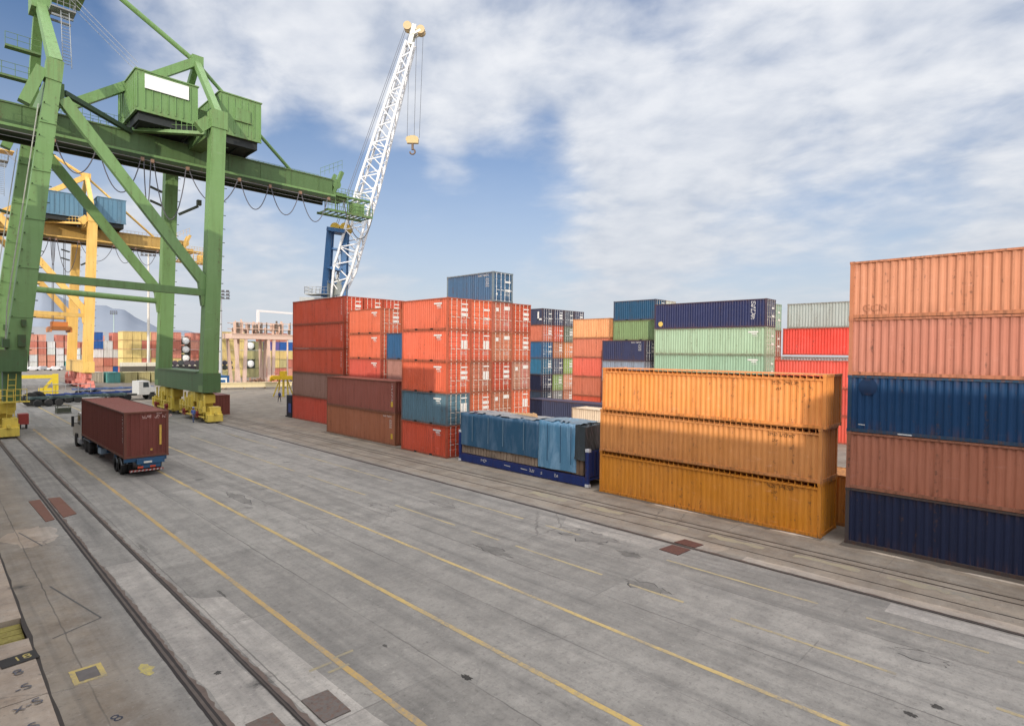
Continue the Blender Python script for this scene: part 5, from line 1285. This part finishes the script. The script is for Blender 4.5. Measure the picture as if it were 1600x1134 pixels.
m.build('housing', M_DARK, gs, (.035,.035,.05,1)); m = MB(); m.box(-.55,-.62,.6,-.53,.1,1.7); m.build('panel', M_PLAIN, gs, (.05,.08,.25,1)); m = MB(); m.box(-.6,-.8,0,.7,.8,.15); m.build('skid', M_DARK, gs, (.03,.03,.03,1))
# yellow barrier frame, trailers, tyres, crate and white truck beyond the moving truck
yb = thing('barrier_frame', 'yellow steel frame with a railing behind the parked skeletal trailers', 'frame', (13.9, 121, 0), R(-8))
m = MB(); m.box(.9,-.4,0,1.7,.4,3.9); m.box(-7.5,-.25,3.2,1.7,.25,3.75); m.box(-.9,-.3,.4,.9,.3,1.6); m.beam((-1.2,0,0),(.9,0,3.0),.4,.4); m.build('frame', M_PLAIN, yb, (.60,.45,.03,1))
m = MB(); railing(m, (-7.5,-.8,0), (6,-.8,0), 2.2, 1.7, .05); m.build('railing', M_DARK, yb, (.28,.28,.28,1))
def skel_trailer(x, y, rz, col, label):
    t = thing('flatbed_trailer', label, 'trailer', (x, y, 0), rz, 'trailers parked beyond the moving truck')
    m = MB(); m.box(-6,-.5,1.0,6,-.3,1.35); m.box(-6,.3,1.0,6,.5,1.35)
    for k in range(6): m.box(-5.9+k*2.3,-1.15,1.1,-5.6+k*2.3,1.15,1.4)
    m.build('chassis', M_DARK, t, col)
    for xx in (-5,-3.8,-2.6):
        for yy in (-.95,.95):
            m = MB(); m.wheel((xx,yy,.5),.5,.5,'y',14); m.build('wheel', M_RUBBER, t, (.03,.03,.03,1))
    m = MB(); m.box(3.6,-.8,.1,3.8,-.6,1.0); m.box(3.6,.6,.1,3.8,.8,1.0); m.build('landing_leg', M_DARK, t, (.08,.08,.08,1))
skel_trailer(15.8, 104.5, R(8), (.06,.09,.09,1), 'dark grey flatbed trailer parked crosswise in front of the yellow frame')
skel_trailer(18.6, 109.5, R(12), (.03,.06,.20,1), 'blue flatbed trailer parked crosswise behind the grey one')
skel_trailer(23.5, 121.5, R(5), (.10,.14,.26,1), 'blue grey flatbed trailer furthest back near the white truck')
for k, (x, y, r_) in enumerate([(10.4,105,.95),(11.3,106.2,1.0)]):
    m = MB(); m.wheel((0,0,r_), r_, .8, 'y', 18); o = m.build('tyre', M_RUBBER, None, (.02,.02,.02,1)); o.location = (x,y,0); tag(o, ['big black tyre standing at the left end of the parked trailers', 'second black tyre tucked behind the first at the parked trailers'][k], 'tyre')
bx = thing('steel_crate', 'small grey green crate left alone on the quay ahead of the truck', 'crate', (12.2, 91.0, 0), R(5))
m = MB(); m.box(-.75,-.5,.12,.75,.5,.2)
for x in (-.72,.66):
    for y in (-.47,.41): m.box(x,y,0,x+.06,y+.06,.95)
for z in (.5,.9): m.box(-.72,-.47,z,.72,-.43,z+.06); m.box(-.72,.43,z,.72,.47,z+.06)
m.box(-.68,-.42,.2,.68,.42,.7); m.build('frame', M_DARK, bx, (.10,.11,.08,1))
wt = thing('truck', 'white yard truck parked beyond the right crane wheels', 'truck', (24.8, 108.5, 0), R(-78))
m = MB(); prof = [(-1.0,.8),(-1.0,3.0),(.5,3.05),(.75,2.1),(1.9,1.95),(2.0,.8),(1.6,.8),(1.4,1.2),(.7,1.2),(.5,.8)]; n_ = len(prof)
m.add([(-1.15,y,z) for y,z in prof]+[(1.15,y,z) for y,z in prof], [tuple(range(n_)), tuple(range(2*n_-1,n_-1,-1))]+[(i,n_+i,n_+(i+1)%n_,(i+1)%n_) for i in range(n_)])
cb = m.build('cab', M_PLAIN, wt, (.50,.50,.48,1))
m = MB(); m.quad((-1.156,-.4,2.0),(-1.156,.5,2.0),(-1.156,.4,2.8),(-1.156,-.4,2.8)); m.quad((1.156,-.4,2.0),(1.156,.5,2.0),(1.156,.4,2.8),(1.156,-.4,2.8)); m.quad((-.95,.745,2.2),(.95,.745,2.2),(.95,.53,2.95),(-.95,.53,2.95)); m.build('window', M_GLASS, cb)
m = MB(); m.box(-.5,-6,.7,.5,1.8,1.0); m.build('chassis', M_DARK, wt, (.05,.05,.05,1))
for y in (1.05,-2.6,-3.9):
    for x in (-.95,.95):
        m = MB(); m.wheel((x,y,.52),.52,.4); m.build('wheel', M_RUBBER, wt, (.03,.03,.03,1))
rb = thing('equipment_box', 'small red box beside the yellow wheels of the left green leg', 'box', (7.0, 76.5, 0))
m = MB(); m.box(-.4,-.6,.45,.4,.6,1.5); m.build('housing', M_PLAIN, rb, (.36,.06,.05,1)); m = MB(); m.box(-.3,-.5,0,-.2,.5,.45); m.box(.2,-.5,0,.3,.5,.45); m.build('stand', M_DARK, rb, (.05,.05,.05,1))
ys = thing('spreader', 'orange container spreader hanging under the yellow crane girder', 'spreader', (19.3, 148.7, 11.8))
m = MB(); m.box(-1.6,-3,0,1.6,3,.7); m.box(-1.3,-1.2,.7,1.3,1.2,1.7); m.box(-1.75,-3.1,-.4,-1.5,3.1,.5); m.box(1.5,-3.1,-.4,1.75,3.1,.5); m.build('frame', M_PLAIN, ys, (.55,.20,.06,1))
for x in (-1,1):
    for y in (-.9,.9):
        m = MB(); m.tube((x,y,1.7),(x*.9,y,18.2),.06,5); m.build('hoist_rope', M_ROPE, ys, (.15,.15,.16,1))
# cars as bright specks in the far left
for k in range(7):
    t = thing('parked_car', ['white car nearest the left green leg in the far car park','silver car second from the left in the far car park','white car third from the left in the far car park','grey car in the middle of the far car park','yellow loader like car right of the grey car far away','orange car beside the yellow one far away','white car closest to the yellow crane far away'][k], 'car', (26.5+k*3.1, 262+k % 2*4, 0), R(90+rnd.uniform(-20,20)), 'cars in the far car park')
    c_ = [(.7,.7,.7,1),(.45,.46,.48,1),(.72,.72,.72,1),(.25,.26,.28,1),(.6,.4,.05,1),(.6,.3,.05,1),(.7,.7,.68,1)][k]
    m = MB(); prof = [(-2.1,.35),(-2.15,.9),(-1.5,1.0),(-1.0,1.5),(.5,1.5),(1.1,1.0),(2.0,.85),(2.1,.35)]; n_ = len(prof)
    m.add([(-.85,y,z) for y,z in prof]+[(.85,y,z) for y,z in prof], [tuple(range(n_)), tuple(range(2*n_-1,n_-1,-1))]+[(i,n_+i,n_+(i+1)%n_,(i+1)%n_) for i in range(n_)])
    m.build('body', M_PLAIN, t, c_)
    for y in (-1.3,1.3):
        for x in (-.78,.78):
            m = MB(); m.wheel((x,y,.32),.32,.2,'x',12); m.build('wheel', M_RUBBER, t, (.02,.02,.02,1))

# ------------------------------------------------------------------ the ship the picture is taken from (alongside the quay, unseen, its outline shaped to shade the apron and stacks)
sh = thing('cargo_ship', 'cargo ship moored at the quay behind the viewpoint', 'ship', (-9, 0, 0))
def SB(name, mb, mat, c):
    o = mb.build(name, mat, sh, c); o.location = (9, 0, 0); return o
m = MB(); m.box(-17, -90, -3.2, -.7, 70, 6.2); m.add([(-17,70,-3.2),(-.7,70,-3.2),(-.7,70,6.2),(-17,70,6.2),(-8.8,84,-3.2),(-8.8,88,7.4)], [(1,4,5,2),(4,0,3,5),(2,5,3),(1,0,4)]); SB('hull', m, M_STEEL, (.10,.11,.14,1))
m = MB(); m.box(-14, 24.4, 6.21, -3.0, 57.2, 17.4); m.box(-14, 29, 17.4, -3.0, 57.2, 27.0); m.box(-14.5, 33, 27.0, -2.2, 54, 27.4); m.box(-13, 35, 27.4, -3.4, 54, 30.4); m.tube((-8,44,29.6),(-8,44,36),.6,10); o = SB('deck_house', m, M_PLAIN, (.75,.75,.73,1))  # unseen house, stepped so that it shades the red stacks and crane legs
m = MB()
for z in (9,12,15,18,23.3):
    for k in range(8): m.box(-2.999 if z < 20 else -1.999, 33+k*2.8, z, -2.96 if z < 20 else -1.96, 34.4+k*2.8, z+1.0)
w_ = m.build('window', M_GLASS, o)
m = MB(); m.box(-14, 56.5, 6.21, -3.0, 72, 8.4); SB('hatch_cover', m, M_STEEL, (.25,.12,.08,1))
def deck_stack(x, y, z0, nm):
    for j in range(4):
        c = random.Random(int(y*7)+j).choice([RED, NAVY, CORAL, BROWNRED, (.3,.31,.33,1)])
        o = obj('stacked_container', cached(('far', 12.19, 2.6), lambda: m_far(12.19, 2.6, 0)), M_BOX, None, c, (x, y, z0+j*2.6))
        tag(o, f'deck container {TIER[j]} up in the {nm} stack on the ship', 'container', 'deck containers on the ship')
        
DECK = [(-79.0,7.3,-5.4),(-66.6,7.3,-5.4),(-54.2,7.3,-5.4),(-41.8,7.3,-5.4),(-29.4,7.3,-5.4),(-17.1,4.5,-5.4),(-4.8,4.5,-5.4),(-.3,5.4,-8.2),(11.95,7.3,-5.4)]  # unseen stacks, heights and places set for the shade edge ashore
for i, (y, z0, x0) in enumerate(DECK): deck_stack(x0, y, z0, ORD[i])
for i, y in enumerate((57.0,)):
    for j in range(4):
        o = obj('stacked_container', cached(('far', 12.19, 2.6), lambda: m_far(12.19, 2.6, 0)), M_BOX, None, [RED, NAVY, CORAL, BROWNRED][j], (-5.4, y, 8.42+j*2.6))
        tag(o, f'deck container {TIER[j]} up in the bow stack on the ship', 'container', 'deck containers on the ship')
